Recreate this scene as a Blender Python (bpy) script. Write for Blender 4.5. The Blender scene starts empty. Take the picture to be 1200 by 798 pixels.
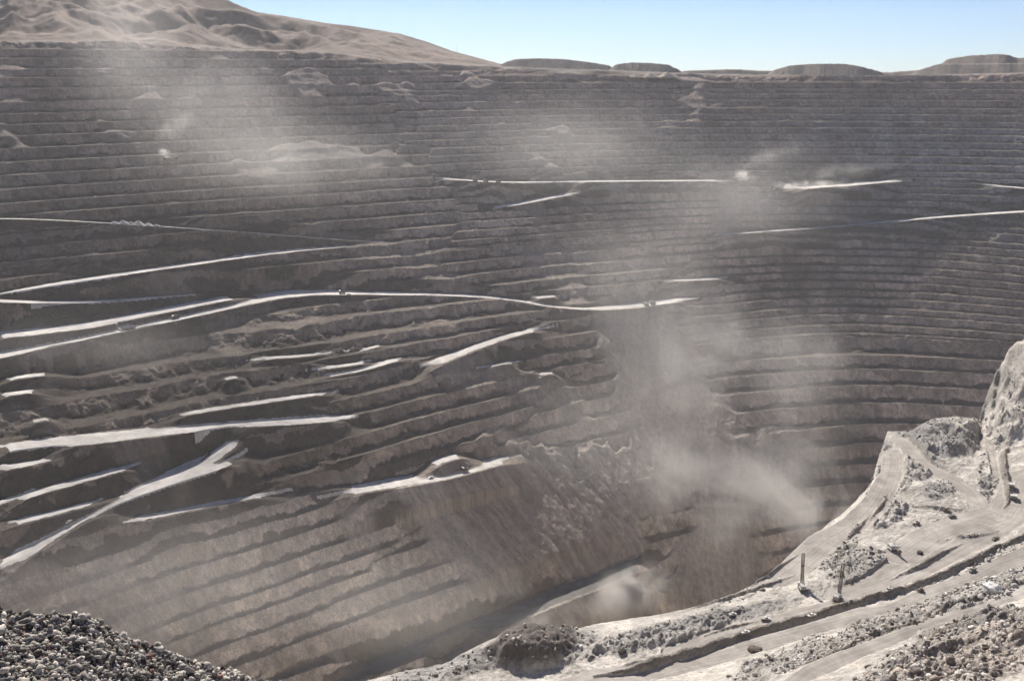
import bpy, math, time
import numpy as np
T0 = time.time()
rng = np.random.default_rng(7)
sc = bpy.context.scene
col = sc.collection
R = math.radians

# ------------------------------------------------------------------ camera
F = 1167.0                                   # focal length in pixels of a 1200 px wide frame
PITCH = math.atan((399 - 80) / F)
cam_d = bpy.data.cameras.new('camera'); cam = bpy.data.objects.new('camera', cam_d); col.objects.link(cam)
cam_d.sensor_width = 36.0; cam_d.lens = 36.0 * F / 1200.0
cam_d.clip_start = 0.5; cam_d.clip_end = 60000
cam.location = (0, 0, 0); cam.rotation_euler = (math.pi / 2 - PITCH, 0, 0)
sc.camera = cam

def ray(px, py):
    """azimuth and downward slope of the sight line through a photo position"""
    px = np.asarray(px, float); py = np.asarray(py, float)
    x = px - 600; u = 399 - py
    y = F * math.cos(PITCH) + u * math.sin(PITCH); z = -F * math.sin(PITCH) + u * math.cos(PITCH)
    return np.arctan2(x, y), -z / np.hypot(x, y)

def pix(az, r, z):
    x = r * np.sin(az); y = r * np.cos(az)
    f = y * math.cos(PITCH) - z * math.sin(PITCH); u = y * math.sin(PITCH) + z * math.cos(PITCH)
    return 600 + F * x / f, 399 - F * u / f

# ------------------------------------------------------------------ noise
_perm = rng.permutation(4096).astype(np.int32)
_ang = rng.random(4096).astype(np.float32) * 2 * np.pi
_gx, _gy = np.cos(_ang), np.sin(_ang)
def gnoise(x, y, seed=0):
    x = np.asarray(x, np.float32); y = np.asarray(y, np.float32)
    xi = np.floor(x); yi = np.floor(y); fx = x - xi; fy = y - yi
    xi = xi.astype(np.int32) + seed * 131; yi = yi.astype(np.int32) + seed * 57
    def g(ix, iy, dx, dy):
        h = _perm[(_perm[ix & 4095] + iy) & 4095]
        return _gx[h] * dx + _gy[h] * dy
    u = fx * fx * fx * (fx * (fx * 6 - 15) + 10); v = fy * fy * fy * (fy * (fy * 6 - 15) + 10)
    a = g(xi, yi, fx, fy); a += u * (g(xi + 1, yi, fx - 1, fy) - a)
    b = g(xi, yi + 1, fx, fy - 1); b += u * (g(xi + 1, yi + 1, fx - 1, fy - 1) - b)
    return 1.5 * (a + v * (b - a))
def fbm(x, y, seed=0, octv=3, gain=0.5):
    s = 0; a = 1.0
    for i in range(octv):
        s = s + a * gnoise(x * 2.03 ** i, y * 2.03 ** i, seed + i * 3); a *= gain
    return s
def sstep(a, b, x):
    t = np.clip((x - a) / (b - a), 0, 1); return t * t * (3 - 2 * t)
def smooth1(a, n):
    if n < 2: return a
    k = np.hanning(n + 2)[1:-1]; k /= k.sum()
    p = n // 2
    return np.convolve(np.pad(a, (p, n - 1 - p), mode='edge'), k, 'valid')

# ------------------------------------------------------------------ far wall: base surface from elevation contours
XS = [-200, 0, 200, 400, 600, 800, 950, 1050, 1200, 1400]
CONT = [(-310, [285, 262, 245, 232, 220, 213, 211, 212, 216, 225]),
        (-485, [432, 398, 366, 343, 322, 305, 300, 302, 312, 330]),
        (-590, [580, 530, 485, 443, 405, 374, 362, 364, 374, 392]),
        (-693, [735, 672, 612, 552, 492, 447, 430, 432, 440, 460]),
        (-888, [1080, 930, 826, 748, 684, 615, 585, 575, 580, 600])]
RIM_PX = [-200, 0, 100, 200, 300, 400, 480, 560, 700, 800, 1000, 1100, 1200, 1400]
RIM_PY = [46, 47, 48, 52, 58, 61, 72, 77, 82, 86, 90, 88, 85, 84]
RIM_R = [2850, 2920, 2960, 3010, 3050, 3090, 3150, 3200, 3300, 3370, 3510, 3570, 3600, 3600]
bz = np.radians(np.arange(-85, 85.01, 0.2))
rr = np.arange(640, 5200, 10.0)
def contour_r(z, px, py, r=None):
    p = np.linspace(px[0], px[-1], 200); yy = smooth1(np.interp(p, px, py), 21)
    a, t = ray(p, yy)
    rad = -z / t if r is None else smooth1(np.interp(p, px, r), 21)
    zz = rad * -t
    return smooth1(np.interp(bz, a, rad), 15), np.interp(bz, a, zz)
CR = [contour_r(z, XS, y)[0] for z, y in CONT]
rim_r, rim_z = contour_r(None, RIM_PX, RIM_PY, RIM_R)
radii = [rim_r] + CR; zs = [rim_z] + [np.full_like(bz, z) for z, _ in CONT]
radii.append(radii[-1] - 290); zs.append(np.full_like(bz, -1100.0))
radii = radii[::-1]; zs = zs[::-1]
BASE = np.empty((len(bz), len(rr)))
for j in range(len(bz)):
    rk = np.array([a[j] for a in radii]); zk = np.array([a[j] for a in zs])
    rk = np.maximum.accumulate(rk + np.arange(len(rk)) * 1e-3)
    b = np.interp(rr, rk, zk)
    BASE[j] = smooth1(b, 15)
    over = rr > rim_r[j]
def lookup(G, az, r):
    u = np.clip((az - bz[0]) / (bz[1] - bz[0]), 0, len(bz) - 1.001); v = np.clip((r - rr[0]) / 10.0, 0, len(rr) - 1.001)
    i = u.astype(int); j = v.astype(int); fu = (u - i); fv = (v - j)
    return (G[i, j] * (1 - fu) + G[i + 1, j] * fu) * (1 - fv) + (G[i, j + 1] * (1 - fu) + G[i + 1, j + 1] * fu) * fv
dr_ = np.gradient(BASE, 10.0, axis=1); da_ = np.gradient(BASE, bz[1] - bz[0], axis=0) / rr[None, :]
SLOPE = np.hypot(dr_, da_)

def far_hit(px, py):
    """where the sight line meets the base of the far wall"""
    a, t = ray(px, py); a = np.atleast_1d(a); t = np.atleast_1d(t)
    out = []
    for ai, ti in zip(a, t):
        b = lookup(BASE, np.full(rr.shape, ai), rr); k = np.nonzero((b + rr * ti > 0) & (rr > 1000))[0]
        if len(k) == 0: out.append(3000.0); continue
        k = max(k[0], 1); d0 = b[k-1] + rr[k-1] * ti; d1 = b[k] + rr[k] * ti
        out.append(rr[k-1] + 10 * (-d0) / (d1 - d0) if d1 != d0 else rr[k])
    out = np.array(out)
    return a, out, -out * t

# ------------------------------------------------------------------ near slope: smooth surface through survey points
NP = [  # silhouette
 (1147,492,-430),(1120,487,-420),(1100,490,-420),(1070,506,-426),(1040,505,-430),(1030,535,-438),(1020,575,-446),(985,605,-450),(940,645,-452),(900,680,-450),(800,715,-445),
 (760,722,-440),(700,730,-436),(650,744,-432),(620,736,-418),(570,748,-418),(520,778,-430),(430,797,-440),(300,850,-450),
 # shelf
 (1185,568,-430),(1100,560,-430),(1060,600,-431),(1050,645,-430),(1150,640,-426),(1120,615,-428),(940,692,-434),(980,702,-432),(870,735,-428),(800,755,-424),(740,770,-422),(1000,670,-432),
 (1000,605,-436),(960,645,-440),(1035,560,-434),(1060,570,-424),(1080,530,-420),(1120,525,-426),(650,770,-428),(600,790,-430),(1200,600,-428),
 # haul road and the bank above it
 (690,797,-429),(800,772,-428),(900,745,-427),(950,730,-426),(1050,706,-423),(1130,674,-419),(1200,644,-413),
 (800,790,-428),(900,762,-426),(1000,732,-422),(1100,698,-416),(1200,660,-409),
 (880,790,-366),(1000,748,-364),(1100,710,-360),(1200,675,-356),
 (930,796,-334),(1000,772,-331),(1100,730,-328),(1200,698,-325),(1000,782,-327),(1100,742,-324),(1200,710,-321),
 (1050,792,-286),(1200,735,-284),(1200,798,-236),(1100,798,-248),
 # right wall
 (1172,520,-428),(1200,526,-427)]
# the cut face at the right edge leans back from the track: photo position and distance
for (x_, y_, r_) in [(1200,510,1252),(1200,484,1283),(1200,460,1308),(1200,438,1332),(1200,415,1358),(1200,395,1384),(1185,480,1290),(1185,460,1318),(1180,497,1275),(1176,440,1350),(1153,464,1352),(1163,436,1368),(1178,411,1385),
                    (1188,403,1387),(1215,387,1378),(1240,372,1370),(1270,358,1366),(1240,440,1288),(1240,500,1222),(1300,500,1168),(1300,440,1230),(1300,350,1350),(1420,330,1300),(1420,440,1150)]:
    NP.append((x_, y_, -float(ray(x_, y_)[1]) * r_))
NP += [(1300,560,-412),(1300,640,-390),(1300,740,-270),(1420,560,-400)]
PXY = []; 
for (x, y, z) in NP:
    a, t = ray(x, y); r = -z / t; PXY.append((r * math.sin(a), r * math.cos(a), z))
def pol(azd, r, z): PXY.append((r * math.sin(R(azd)), r * math.cos(R(azd)), z))
for azd, s in ((-60, .78), (-40, .78), (-30, .76), (-20, .76), (-10, .75), (0, .77), (10, .75), (20, .71), (30, .65), (42, .64), (60, .60)):
    for r in (15, 60, 150, 300):
        if r == 300 and azd > 15: continue
        pol(azd, r, -s * r)
for azd in (-60, -40, -30): pol(azd, 700, -520)
for azd in (50, 65): pol(azd, 600, -330); pol(azd, 1300, -300)
for azd in (90, 125, 160, 200, 235, 270):
    pol(azd, 12, -4); pol(azd, 120, -6 + 10 * (azd > 180)); pol(azd, 600, 4); pol(azd, 2500, 20)
P3 = np.array(PXY); S = 100.0
A = P3[:, :2] / S; n = len(A)
D = np.hypot(A[:, None, 0] - A[None, :, 0], A[:, None, 1] - A[None, :, 1])
CK = 0.03
M = np.zeros((n + 3, n + 3)); M[:n, :n] = np.sqrt(D ** 2 + CK) + np.eye(n) * -0.06; M[:n, n] = 1; M[:n, n+1:] = A; M[n, :n] = 1; M[n+1:, :n] = A.T
W = np.linalg.solve(M, np.concatenate([P3[:, 2], np.zeros(3)]))
def near_z(x, y):
    x = np.asarray(x, np.float32) / S; y = np.asarray(y, np.float32) / S
    s = (W[n] + W[n+1] * x + W[n+2] * y).astype(np.float32)
    for i in range(n):
        s = s + np.float32(W[i]) * np.sqrt((x - np.float32(A[i, 0])) ** 2 + (y - np.float32(A[i, 1])) ** 2 + np.float32(CK))
    return s
# outer edge of the near slope, by azimuth
EDGE = [(1147,492,-430),(1120,487,-420),(1100,490,-420),(1070,506,-426),(1040,505,-430),(1030,535,-438),(1020,575,-446),(985,605,-450),(940,645,-452),(900,680,-450),(850,700,-447),(800,715,-445),
 (760,722,-440),(700,730,-436),(650,744,-432),(620,736,-418),(570,748,-418),(520,778,-430),(430,797,-440),(300,850,-450),]
for (x_, y_, r_) in [(1153,464,1352),(1163,436,1368),(1178,411,1385),(1200,395,1384),(1240,372,1370),(1300,345,1355)]: EDGE.append((x_, y_, -float(ray(x_, y_)[1]) * r_))
ea, er = [], []
for (x, y, z) in EDGE:
    a, t = ray(x, y); ea.append(float(a)); er.append(float(-z / t))
o = np.argsort(ea); ea = np.array(ea)[o]; er = np.array(er)[o]
ea = np.concatenate([[-np.pi, R(-100), R(-80)], ea, [R(60), R(80), R(100), np.pi]]); er = np.concatenate([[2600, 2600, 560], er, [1150, 1200, 2600, 2600]])
def edge_r(az): return np.interp(az, ea, er)

def near_hit(px, py):
    a, t = ray(px, py); a = np.atleast_1d(a); t = np.atleast_1d(t); out = []
    for ai, ti in zip(a, t):
        r = np.arange(120, edge_r(ai) + 4, 4.0); d = near_z(r * np.sin(ai), r * np.cos(ai)) + r * ti
        k = np.nonzero((d[1:] > 0) & (d[:-1] <= 0))[0]
        if len(k) == 0: out.append(min(r[np.argmax(d)], edge_r(ai))); continue
        k = k[0]; out.append(r[k] + 4 * (-d[k]) / (d[k+1] - d[k]))
    out = np.array(out); return a, out, near_z(out * np.sin(a), out * np.cos(a))

# ------------------------------------------------------------------ roads
def resample(P, step):
    d = np.r_[0, np.cumsum(np.hypot(*np.diff(P[:, :2], axis=0).T))]
    m = max(2, int(d[-1] / step) + 1); s = np.linspace(0, d[-1], m)
    return np.stack([np.interp(s, d, P[:, k]) for k in range(P.shape[1])], 1)
def trace(pts, near, w, step=15.0, zs=25):
    """photo positions -> a smooth road axis on the ground: rows of x, y, z, half width"""
    px = [p[0] for p in pts]; py = [p[1] for p in pts]; ww = [p[2] if len(p) > 2 else w for p in pts]
    q = np.r_[0, np.cumsum(np.hypot(np.diff(px), np.diff(py)))]; s = np.linspace(0, q[-1], max(3, int(q[-1] / 8)))
    X = np.interp(s, q, px); Y = np.interp(s, q, py); HW = np.interp(s, q, ww) / 2
    a, r, z = (near_hit if near else far_hit)(X, Y)
    P = np.stack([r * np.sin(a), r * np.cos(a), z, HW], 1)
    P = resample(P, step)
    for k in range(4):
        P[:, k] = smooth1(P[:, k], min(7, len(P)))
    P[:, 2] = smooth1(P[:, 2], min(zs, len(P)))
    q = np.r_[0, np.cumsum(np.hypot(*np.diff(P[:, :2], axis=0).T))]; fade = min(80.0, q[-1] * .35)
    wgt = np.clip(np.minimum(q, q[-1] - q) / fade, 0, 1) if not near else np.ones(len(P))
    P[:, 3] *= .25 + .75 * wgt
    return np.column_stack([P, wgt])
def dist_to(P, X, Y, pad):
    """distance to the axis, axis height and half width there (inf beyond pad)"""
    sel = (X > P[:, 0].min() - pad) & (X < P[:, 0].max() + pad) & (Y > P[:, 1].min() - pad) & (Y < P[:, 1].max() + pad)
    idx = np.nonzero(sel.ravel())[0]
    x = X.ravel()[idx]; y = Y.ravel()[idx]
    best = np.full(x.shape, 1e9); bz_ = np.zeros_like(best); bw = np.zeros_like(best); bwg = np.ones_like(best); bs = np.zeros_like(best)
    for k in range(len(P) - 1):
        ax, ay = P[k, :2]; dx, dy = P[k+1, :2] - P[k, :2]; L = math.hypot(dx, dy)
        if L < 1e-6: continue
        c = np.nonzero((np.abs(x - ax - dx / 2) < L / 2 + pad) & (np.abs(y - ay - dy / 2) < L / 2 + pad))[0]
        if len(c) == 0: continue
        u = np.clip(((x[c] - ax) * dx + (y[c] - ay) * dy) / L ** 2, 0, 1)
        d = np.hypot(x[c] - ax - u * dx, y[c] - ay - u * dy)
        m = d < best[c]; cc = c[m]
        best[cc] = d[m]; bz_[cc] = P[k, 2] + u[m] * (P[k+1, 2] - P[k, 2]); bw[cc] = P[k, 3] + u[m] * (P[k+1, 3] - P[k, 3]); bwg[cc] = P[k, 4] + u[m] * (P[k+1, 4] - P[k, 4])
        side = ((x[c] - ax) * dy - (y[c] - ay) * dx)[m]; bs[cc] = np.sign(side)
    return idx, best, bz_, bw, bs, bwg
# ------------------------------------------------------------------ roads, and pale strips for sunlit bench edges, traced in the photograph: photo x, photo y, width in metres
FAR_ROADS = [
 ([(-60,362,24),(0,345,24),(100,327,22),(200,313,22),(300,298,20),(380,290,16),(432,287,10)], 22),
 ([(-60,350,12),(0,352,16),(60,356,18),(130,354,20),(200,348,20),(280,343,22),(330,340,28)], 20),
 ([(-80,432,44),(0,413,46),(60,401,46),(120,388,48),(200,372,48),(280,354,52),(340,341,50),(400,343,30),(480,344,20),(560,346,14),(610,351,11),(640,360,8),(690,364,10),(720,361,30),(745,357,36),(790,352,26),(822,348,16)], 30),
 ([(-60,398,36),(0,392,40),(50,388,40),(110,381,34),(180,366,30),(250,352,30),(310,341,26)], 28),
 ([(-60,537,34),(0,525,36),(100,515,36),(200,503,36),(300,494,34),(360,491,30),(435,489,14)], 30),
 ([(-40,690,16),(0,672,18),(30,645,20),(90,605,24),(150,578,34),(200,560,44),(250,542,54),(285,528,50),(310,522,30)], 26),
 ([(225,556,14),(258,530,16),(275,514,16),(292,503,14)], 14),
 ([(365,581,24),(400,576,26),(440,569,26),(475,564,30),(520,556,32),(560,546,26),(600,536,16),(625,531,8)], 24),
 ([(612,351,6),(640,347,12),(668,347,6)], 12),
 ([(478,556,14),(510,541,14),(538,531,12),(570,529,8)], 12),
 ([(475,437,26),(500,430,22),(540,413,18),(580,398,16),(620,387,14),(657,380,12)], 16),
 ([(500,206,24),(540,211,26),(580,214,24),(640,214,22),(700,212,26),(780,212,26),(850,211,24),(866,213,22)], 24),
 ([(560,246,14),(600,240,22),(640,232,26),(670,226,26),(692,221,18)], 22),
 ([(905,222,26),(925,221,44),(960,219,46),(1000,216,42),(1040,212,34),(1072,210,20)], 36),
 ([(1136,214,16),(1160,217,22),(1200,221,24),(1280,226,24)], 22),
 ([(820,277,14),(870,273,18),(920,269,22),(980,266,22),(1040,260,24),(1100,254,26),(1160,250,32),(1210,247,32),(1290,244,30)], 22),
 ([(768,330,22),(800,328,26),(840,326,26),(875,325,14)], 24),
 ([(-60,257,8),(0,255,8),(90,259,8),(200,266,8),(300,273,8),(400,281,6),(480,286,5)], 8),
 ([(-40,606,26),(0,587,26),(60,572,22),(120,556,18),(165,541,14),(200,533,10)], 20),
 ([(-40,624,18),(0,616,18),(60,602,16),(120,586,14),(160,571,12)], 14),
 ([(-40,554,22),(0,549,22),(50,541,16),(95,530,10)], 18),
 ([(100,618,14),(180,605,16),(250,590,14),(330,577,12),(355,572,10)], 13),
 ([(-40,450,18),(0,445,18),(50,438,18),(98,432,12)], 16),
 ([(-40,468,18),(0,464,18),(40,457,18),(78,453,10)], 16),
 ([(350,444,12),(420,436,16),(450,424,18),(500,412,12)], 14),
 ([(160,497,10),(220,483,14),(300,472,16),(360,463,16),(420,455,12)], 13),
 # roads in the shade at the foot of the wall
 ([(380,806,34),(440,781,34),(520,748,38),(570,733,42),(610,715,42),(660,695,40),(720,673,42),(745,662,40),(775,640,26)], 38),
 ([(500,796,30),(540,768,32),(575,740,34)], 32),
 ([(268,426,8),(290,422,16),(310,418,16),(350,419,16),(375,414,14),(414,411,6)], 14),  # from here on, pale strips painted in for sunlit bench edges
 ([(418,411,8),(435,409,15),(454,400,6)], 12),
 ([(248,446,8),(275,441,14),(303,440,6)], 12),
 ([(350,433,6),(385,431,15),(415,427,15),(452,419,6)], 14),
 ([(620,441,6),(632,437,13),(664,436,5)], 12),
 ([(555,432,5),(590,425,12),(618,422,5)], 12),
 ([(135,390,8),(150,389,16),(168,389,6)], 14),
 ([(20,497,6),(60,489,14),(85,487,5)], 12),
]
PALE_STRIPS = set(range(40)) - {26, 27}  # sunlit roads and bench edges go pale; shaded floor roads are painted dark
for k in range(14):
    FAR_ROADS[k] = ([(a, b, c * 1.3 + 4) for a, b, c in FAR_ROADS[k][0]], FAR_ROADS[k][1])
NEAR_ROADS = [
 ([(640,822,26),(700,800,27),(800,778,27),(900,752,26),(950,737,26),(1050,714,24),(1130,683,22),(1200,652,22),(1290,612,24)], 26),
 ([(915,806,13),(940,797,13),(1000,771,13),(1060,746,13),(1120,722,13),(1200,695,13),(1290,662,13)], 13),
 ([(975,700,20),(1030,684,28),(1060,668,40),(1110,642,44),(1150,622,44),(1180,604,40),(1190,582,34),(1195,560,32),(1230,552,32),(1290,552,30)], 36),
 ([(905,684,30),(930,668,34),(960,640,34),(1000,615,30),(1028,590,28),(1045,555,24),(1046,530,20)], 30),
 ([(1052,512,14),(1080,540,18),(1105,556,18),(1135,575,20),(1150,594,22),(1150,612,22)], 18),
 ([(1146,497,8),(1153,515,9),(1163,532,9),(1168,560,8)], 9),
 ([(790,768,26),(830,752,26),(880,738,26),(940,724,26),(1000,708,26)], 26),
 ([(1050,655,30),(1090,628,34),(1130,612,34),(1165,602,34)], 32),
]
# heaps of earth along the road edges: photo trace, height, half foot
BERMS = [
 ([(690,801),(800,769),(850,753),(900,737),(950,724),(1000,709),(1050,696),(1090,682),(1130,664),(1165,647),(1200,631),(1260,602)], 5.2, 5.0),
 ([(922,797),(950,783),(1000,762),(1050,741),(1100,720),(1150,702),(1200,685),(1270,660)], 2.6, 3.2),
 ([(1205,522),(1175,527),(1176,545),(1180,580),(1182,592),(1174,598)], 4.0, 5.0),
 ([(1050,592),(1090,596),(1120,598),(1146,598)], 2.6, 3.6),
 ([(1090,634),(1130,630),(1160,624),(1174,617)], 2.5, 3.6),
 ([(1040,680),(1075,664),(1100,650),(1130,636)], 3.0, 4.0),
 ([(865,689),(890,679),(920,664),(937,652)], 2.6, 4.0),
 ([(800,716),(850,702),(900,686),(935,671)], 2.6, 4.0),
 ([(895,724),(925,725),(945,725)], 1.6, 2.4),
 ([(820,748),(850,738),(880,731),(905,727)], 2.0, 3.2),
 ([(1018,607),(1035,590),(1040,575)], 3.0, 4.0),
 ([(985,640),(1000,620),(1022,600)], 2.5, 4.0),
]
FR = [trace(p, False, w) for p, w in FAR_ROADS]
NR = [trace(p, True, w, step=8.0, zs=5 if w == 9 else 25) for p, w in NEAR_ROADS]
BR = [trace([(a, b, f * 2) for a, b in p], True, f, step=6.0) for p, h, f in BERMS]
for P in BR:
    u_ = np.linspace(0, 1, len(P)); L_ = len(P) * 6.0
    P[:, 3] *= np.clip(np.minimum(u_, 1 - u_) * L_ / 45.0, .25, 1)

# ------------------------------------------------------------------ the grid, polar about the viewpoint so that detail is even everywhere
NDENSE = 1480
dense = np.linspace(R(-33.5), R(33.5), NDENSE)
wide = R(33.5) + np.cumsum(np.linspace(0.1, 3.1, 91)[1:] * R(1.0))
wide = R(33.5) + (wide - R(33.5)) / (wide[-1] - R(33.5)) * (np.pi - R(33.5))
AZ = np.concatenate([-wide[::-1][1:], dense, wide])          # the last one, +180 degrees, meets the first again
AZ = np.concatenate([AZ, [AZ[0] + 2 * np.pi]]) if AZ[0] + 2 * np.pi - AZ[-1] > 1e-6 else AZ
NA = len(AZ)
def far_parts(az, r):
    """z, colour masks of the far side at the given places (2-D arrays)"""
    X = (r * np.sin(az)).astype(np.float32); Y = (r * np.cos(az)).astype(np.float32)
    zb = lookup(BASE, az, r).astype(np.float32)
    px, py = pix(az, r, zb)
    s = np.clip(lookup(SLOPE, az, r), 0.25, 1.2).astype(np.float32)
    rim = np.interp(az, bz, rim_r); rz = np.interp(az, bz, rim_z)
    # broken rock: the contours wander
    wob = 8.0 * gnoise(X / 240, Y / 240, 1) + 20.0 * gnoise(X / 900, Y / 700, 2) + 2.6 * fbm(X / 80, Y / 80, 4, 2) + 1.0 * fbm(X / 21, Y / 21, 9, 3, 0.6)
    # loose slopes without benches: photo-placed patches of scree and slides
    scree = np.zeros_like(zb)
    def blob(cx, cy, rx, ry, ang=0.0, soft=0.35, amp=1.0):
        nonlocal scree
        c, q = math.cos(R(ang)), math.sin(R(ang)); dx = px - cx; dy = py - cy
        d = np.hypot((dx * c + dy * q) / rx, (-dx * q + dy * c) / ry) + 0.22 * wobn
        scree = np.maximum(scree, amp * sstep(1 + soft * .5, 1 - soft * .5, d))
    wobn = gnoise(px / 34, py / 34, 20) + 0.6 * gnoise(px / 13, py / 13, 21)
    for b in [(560,612,88,62,40),(640,590,105,60,40),(700,640,60,50,40),(510,570,40,20,-10),
              (770,440,50,92,-24),(735,395,40,50,-20),(800,510,70,60,-30),
              (735,560,60,40,30),
              
              (870,560,80,56,-20),(840,660,60,50,-30),(690,745,90,40,-10)]:
        blob(*b)
    # two stairs of benches: the left side is mined in tall benches, the right in lower ones
    bt = (wobn * 12)
    left = sstep(-8, 8, (690 + bt) - px - 1.05 * (py - 420)) * sstep(300, 312, py + bt * .4 + (px - 200) * .03)
    left = np.where(py < 290, 0, left)
    left = np.maximum(left, sstep(10, -10, px - 470 - 3 * bt - .5 * (py - 150)) * sstep(310, 290, py) )
    lr = np.concatenate([np.arange(400, -310, -18.5), np.arange(-310, -640, -16.2), np.arange(-640, -1190, -29.0)])
    ll = np.concatenate([np.arange(400, -330, -25.0), np.arange(-330, -1190, -23.5)])
    zz = zb + wob
    def stair(L, seed, steep, rag):
        L = L + np.random.default_rng(seed).uniform(-.17, .17, len(L)) * np.abs(np.gradient(L))
        L = L[::-1].astype(np.float32)
        k = np.clip(np.searchsorted(L, zz.ravel()).reshape(zz.shape) - 1, 0, len(L) - 2)
        lo = L[k]; h = L[k + 1] - lo; t = (zz - lo) / h
        var = 0.5 * gnoise(X / 160 + k * 3.7, Y / 160, seed)
        b = np.clip(1 - s / (steep + 0.5 * var), 0.10, 0.70) + rag * gnoise(X / 26, Y / 26, seed + 2) + 0.5 * rag * gnoise(X / 8, Y / 8, seed + 3)
        b = np.clip(b, 0.03, 0.80)
        tal = np.clip(0.34 + 0.36 * gnoise(X / 48, Y / 48, seed + 5) + 0.2 * gnoise(X / 17, Y / 17, seed + 6), 0.0, 0.75) * b
        b0 = b - tal
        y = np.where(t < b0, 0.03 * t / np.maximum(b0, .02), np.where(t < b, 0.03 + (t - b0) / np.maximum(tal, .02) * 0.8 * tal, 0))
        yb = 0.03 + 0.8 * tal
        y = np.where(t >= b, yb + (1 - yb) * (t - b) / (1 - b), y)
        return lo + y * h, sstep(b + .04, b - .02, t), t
    za, fa, ta = stair(lr, 30, 1.5, .13); zc, fc, tc = stair(ll, 40, 1.75, .24)
    # stretches where a bench has been lost
    lost = sstep(0.3, 0.5, gnoise(X / 230, Y / 150, 50) + .25 * gnoise(X / 60, Y / 60, 51)) * (0.5 + .35 * sstep(260, 200, py))
    lost = lost * (1 - sstep(940, 980, px) * sstep(95, 130, py))
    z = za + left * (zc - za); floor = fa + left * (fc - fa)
    rough = 0.8 * fbm(X / 11, Y / 11, 60, 3, 0.6)
    rill = gnoise(az * 2200 / 15, zb / 130 + r / 400, 70) * 1.9 + gnoise(az * 2200 / 6, zb / 60 + r / 260, 71) * 0.9
    wp = 5 * gnoise(px / 40, py / 40, 75) + 2 * gnoise(px / 14, py / 14, 76)
    def streak(q): return gnoise((q + wp) / 13, py / 120, 72) * .5 + .45 * gnoise((q + wp) / 5, py / 45, 73) + .35 * gnoise(q / 2.2, py / 14, 74)
    sl_ = sstep(820, 700, px + 2 * wp) * sstep(430, 520, py + wp)
    STREAK = np.clip(.5 + sl_ * streak(px - .78 * py) + .5 * (1 - sl_) * streak(px + .12 * (px - 900) / 500 * py), 0, 1)
    loose = zb + 0.45 * wob + (rill * .35 + 0.9 * (STREAK - .5)) + .6 * rough
    m = np.maximum(scree, lost)
    m = np.where(r > rim, 0, m)
    z = z + m * (loose - z) + (1 - m) * (1 - floor) * (rough + 0.45 * rill) * 0.9
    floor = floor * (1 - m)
    # beyond the rim
    back = sstep(0, 60, r - rim - 30 * gnoise(X / 120, Y / 120, 80))
    zo = rz - 0.018 * np.maximum(r - rim, 0) + 2.5 * fbm(X / 60, Y / 60, 81, 3)
    z = z + back * (zo - z); floor = floor * (1 - back); scree = scree * (1 - back)
    # the pit floor
    rf = np.interp(az, bz, radii[0])
    return X, Y, z.astype(np.float32), floor.astype(np.float32), m.astype(np.float32), back.astype(np.float32), STREAK.astype(np.float32), px.astype(np.float32), py.astype(np.float32)

# hills behind the left rim: crest line in the photograph, at a distance
HX = [-400,-150,0,60,130,200,262,280,300,340,380,410,440,470,500,530,560,590,640]
HY = [-60,-55,-45,-38,-26,-12,-2,6,14,20,27,30,35,40,49,60,68,76,90]
ha, ht = ray(HX, HY)
def hills(az, r, X, Y, z, rim):
    rc = 4300.0 + 260 * np.sin(az * 9)
    top = -np.interp(az, ha, ht, left=ht[0], right=ht[-1]) * rc
    u = np.clip((r - rim - 60) / (rc - rim - 60), 0, 1.6)
    g = np.where(u < 1, u ** 1.35 * (1 - 0.25 * np.sin(u * np.pi)), 1 - (u - 1) * 0.8)
    wx = X + 90 * gnoise(X / 300, Y / 300, 90); wy = Y + 90 * gnoise(X / 300, Y / 300, 91)
    ridge = (1 - 2.2 * np.sqrt(gnoise(wx / 430, wy / 560, 92) ** 2 + .006)) * 84 + (1 - 2 * np.sqrt(gnoise(wx / 170, wy / 210, 93) ** 2 + .008)) * 26 + 9 * fbm(X / 60, Y / 60, 94, 3)
    env = np.sin(np.clip(u, 0, 1) * np.pi) ** 0.8
    h = z * (1 - np.minimum(g, 1)) + top * g + (ridge - 30) * env * np.clip(top / 220, 0, 1)
    on = sstep(0.16, 0.13, az - 0.0 + 0 * r) * (top > -30)
    return np.where((u > 0) & (az < 0.03) & (az > -1.5), np.maximum(z, h), z)

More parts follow.
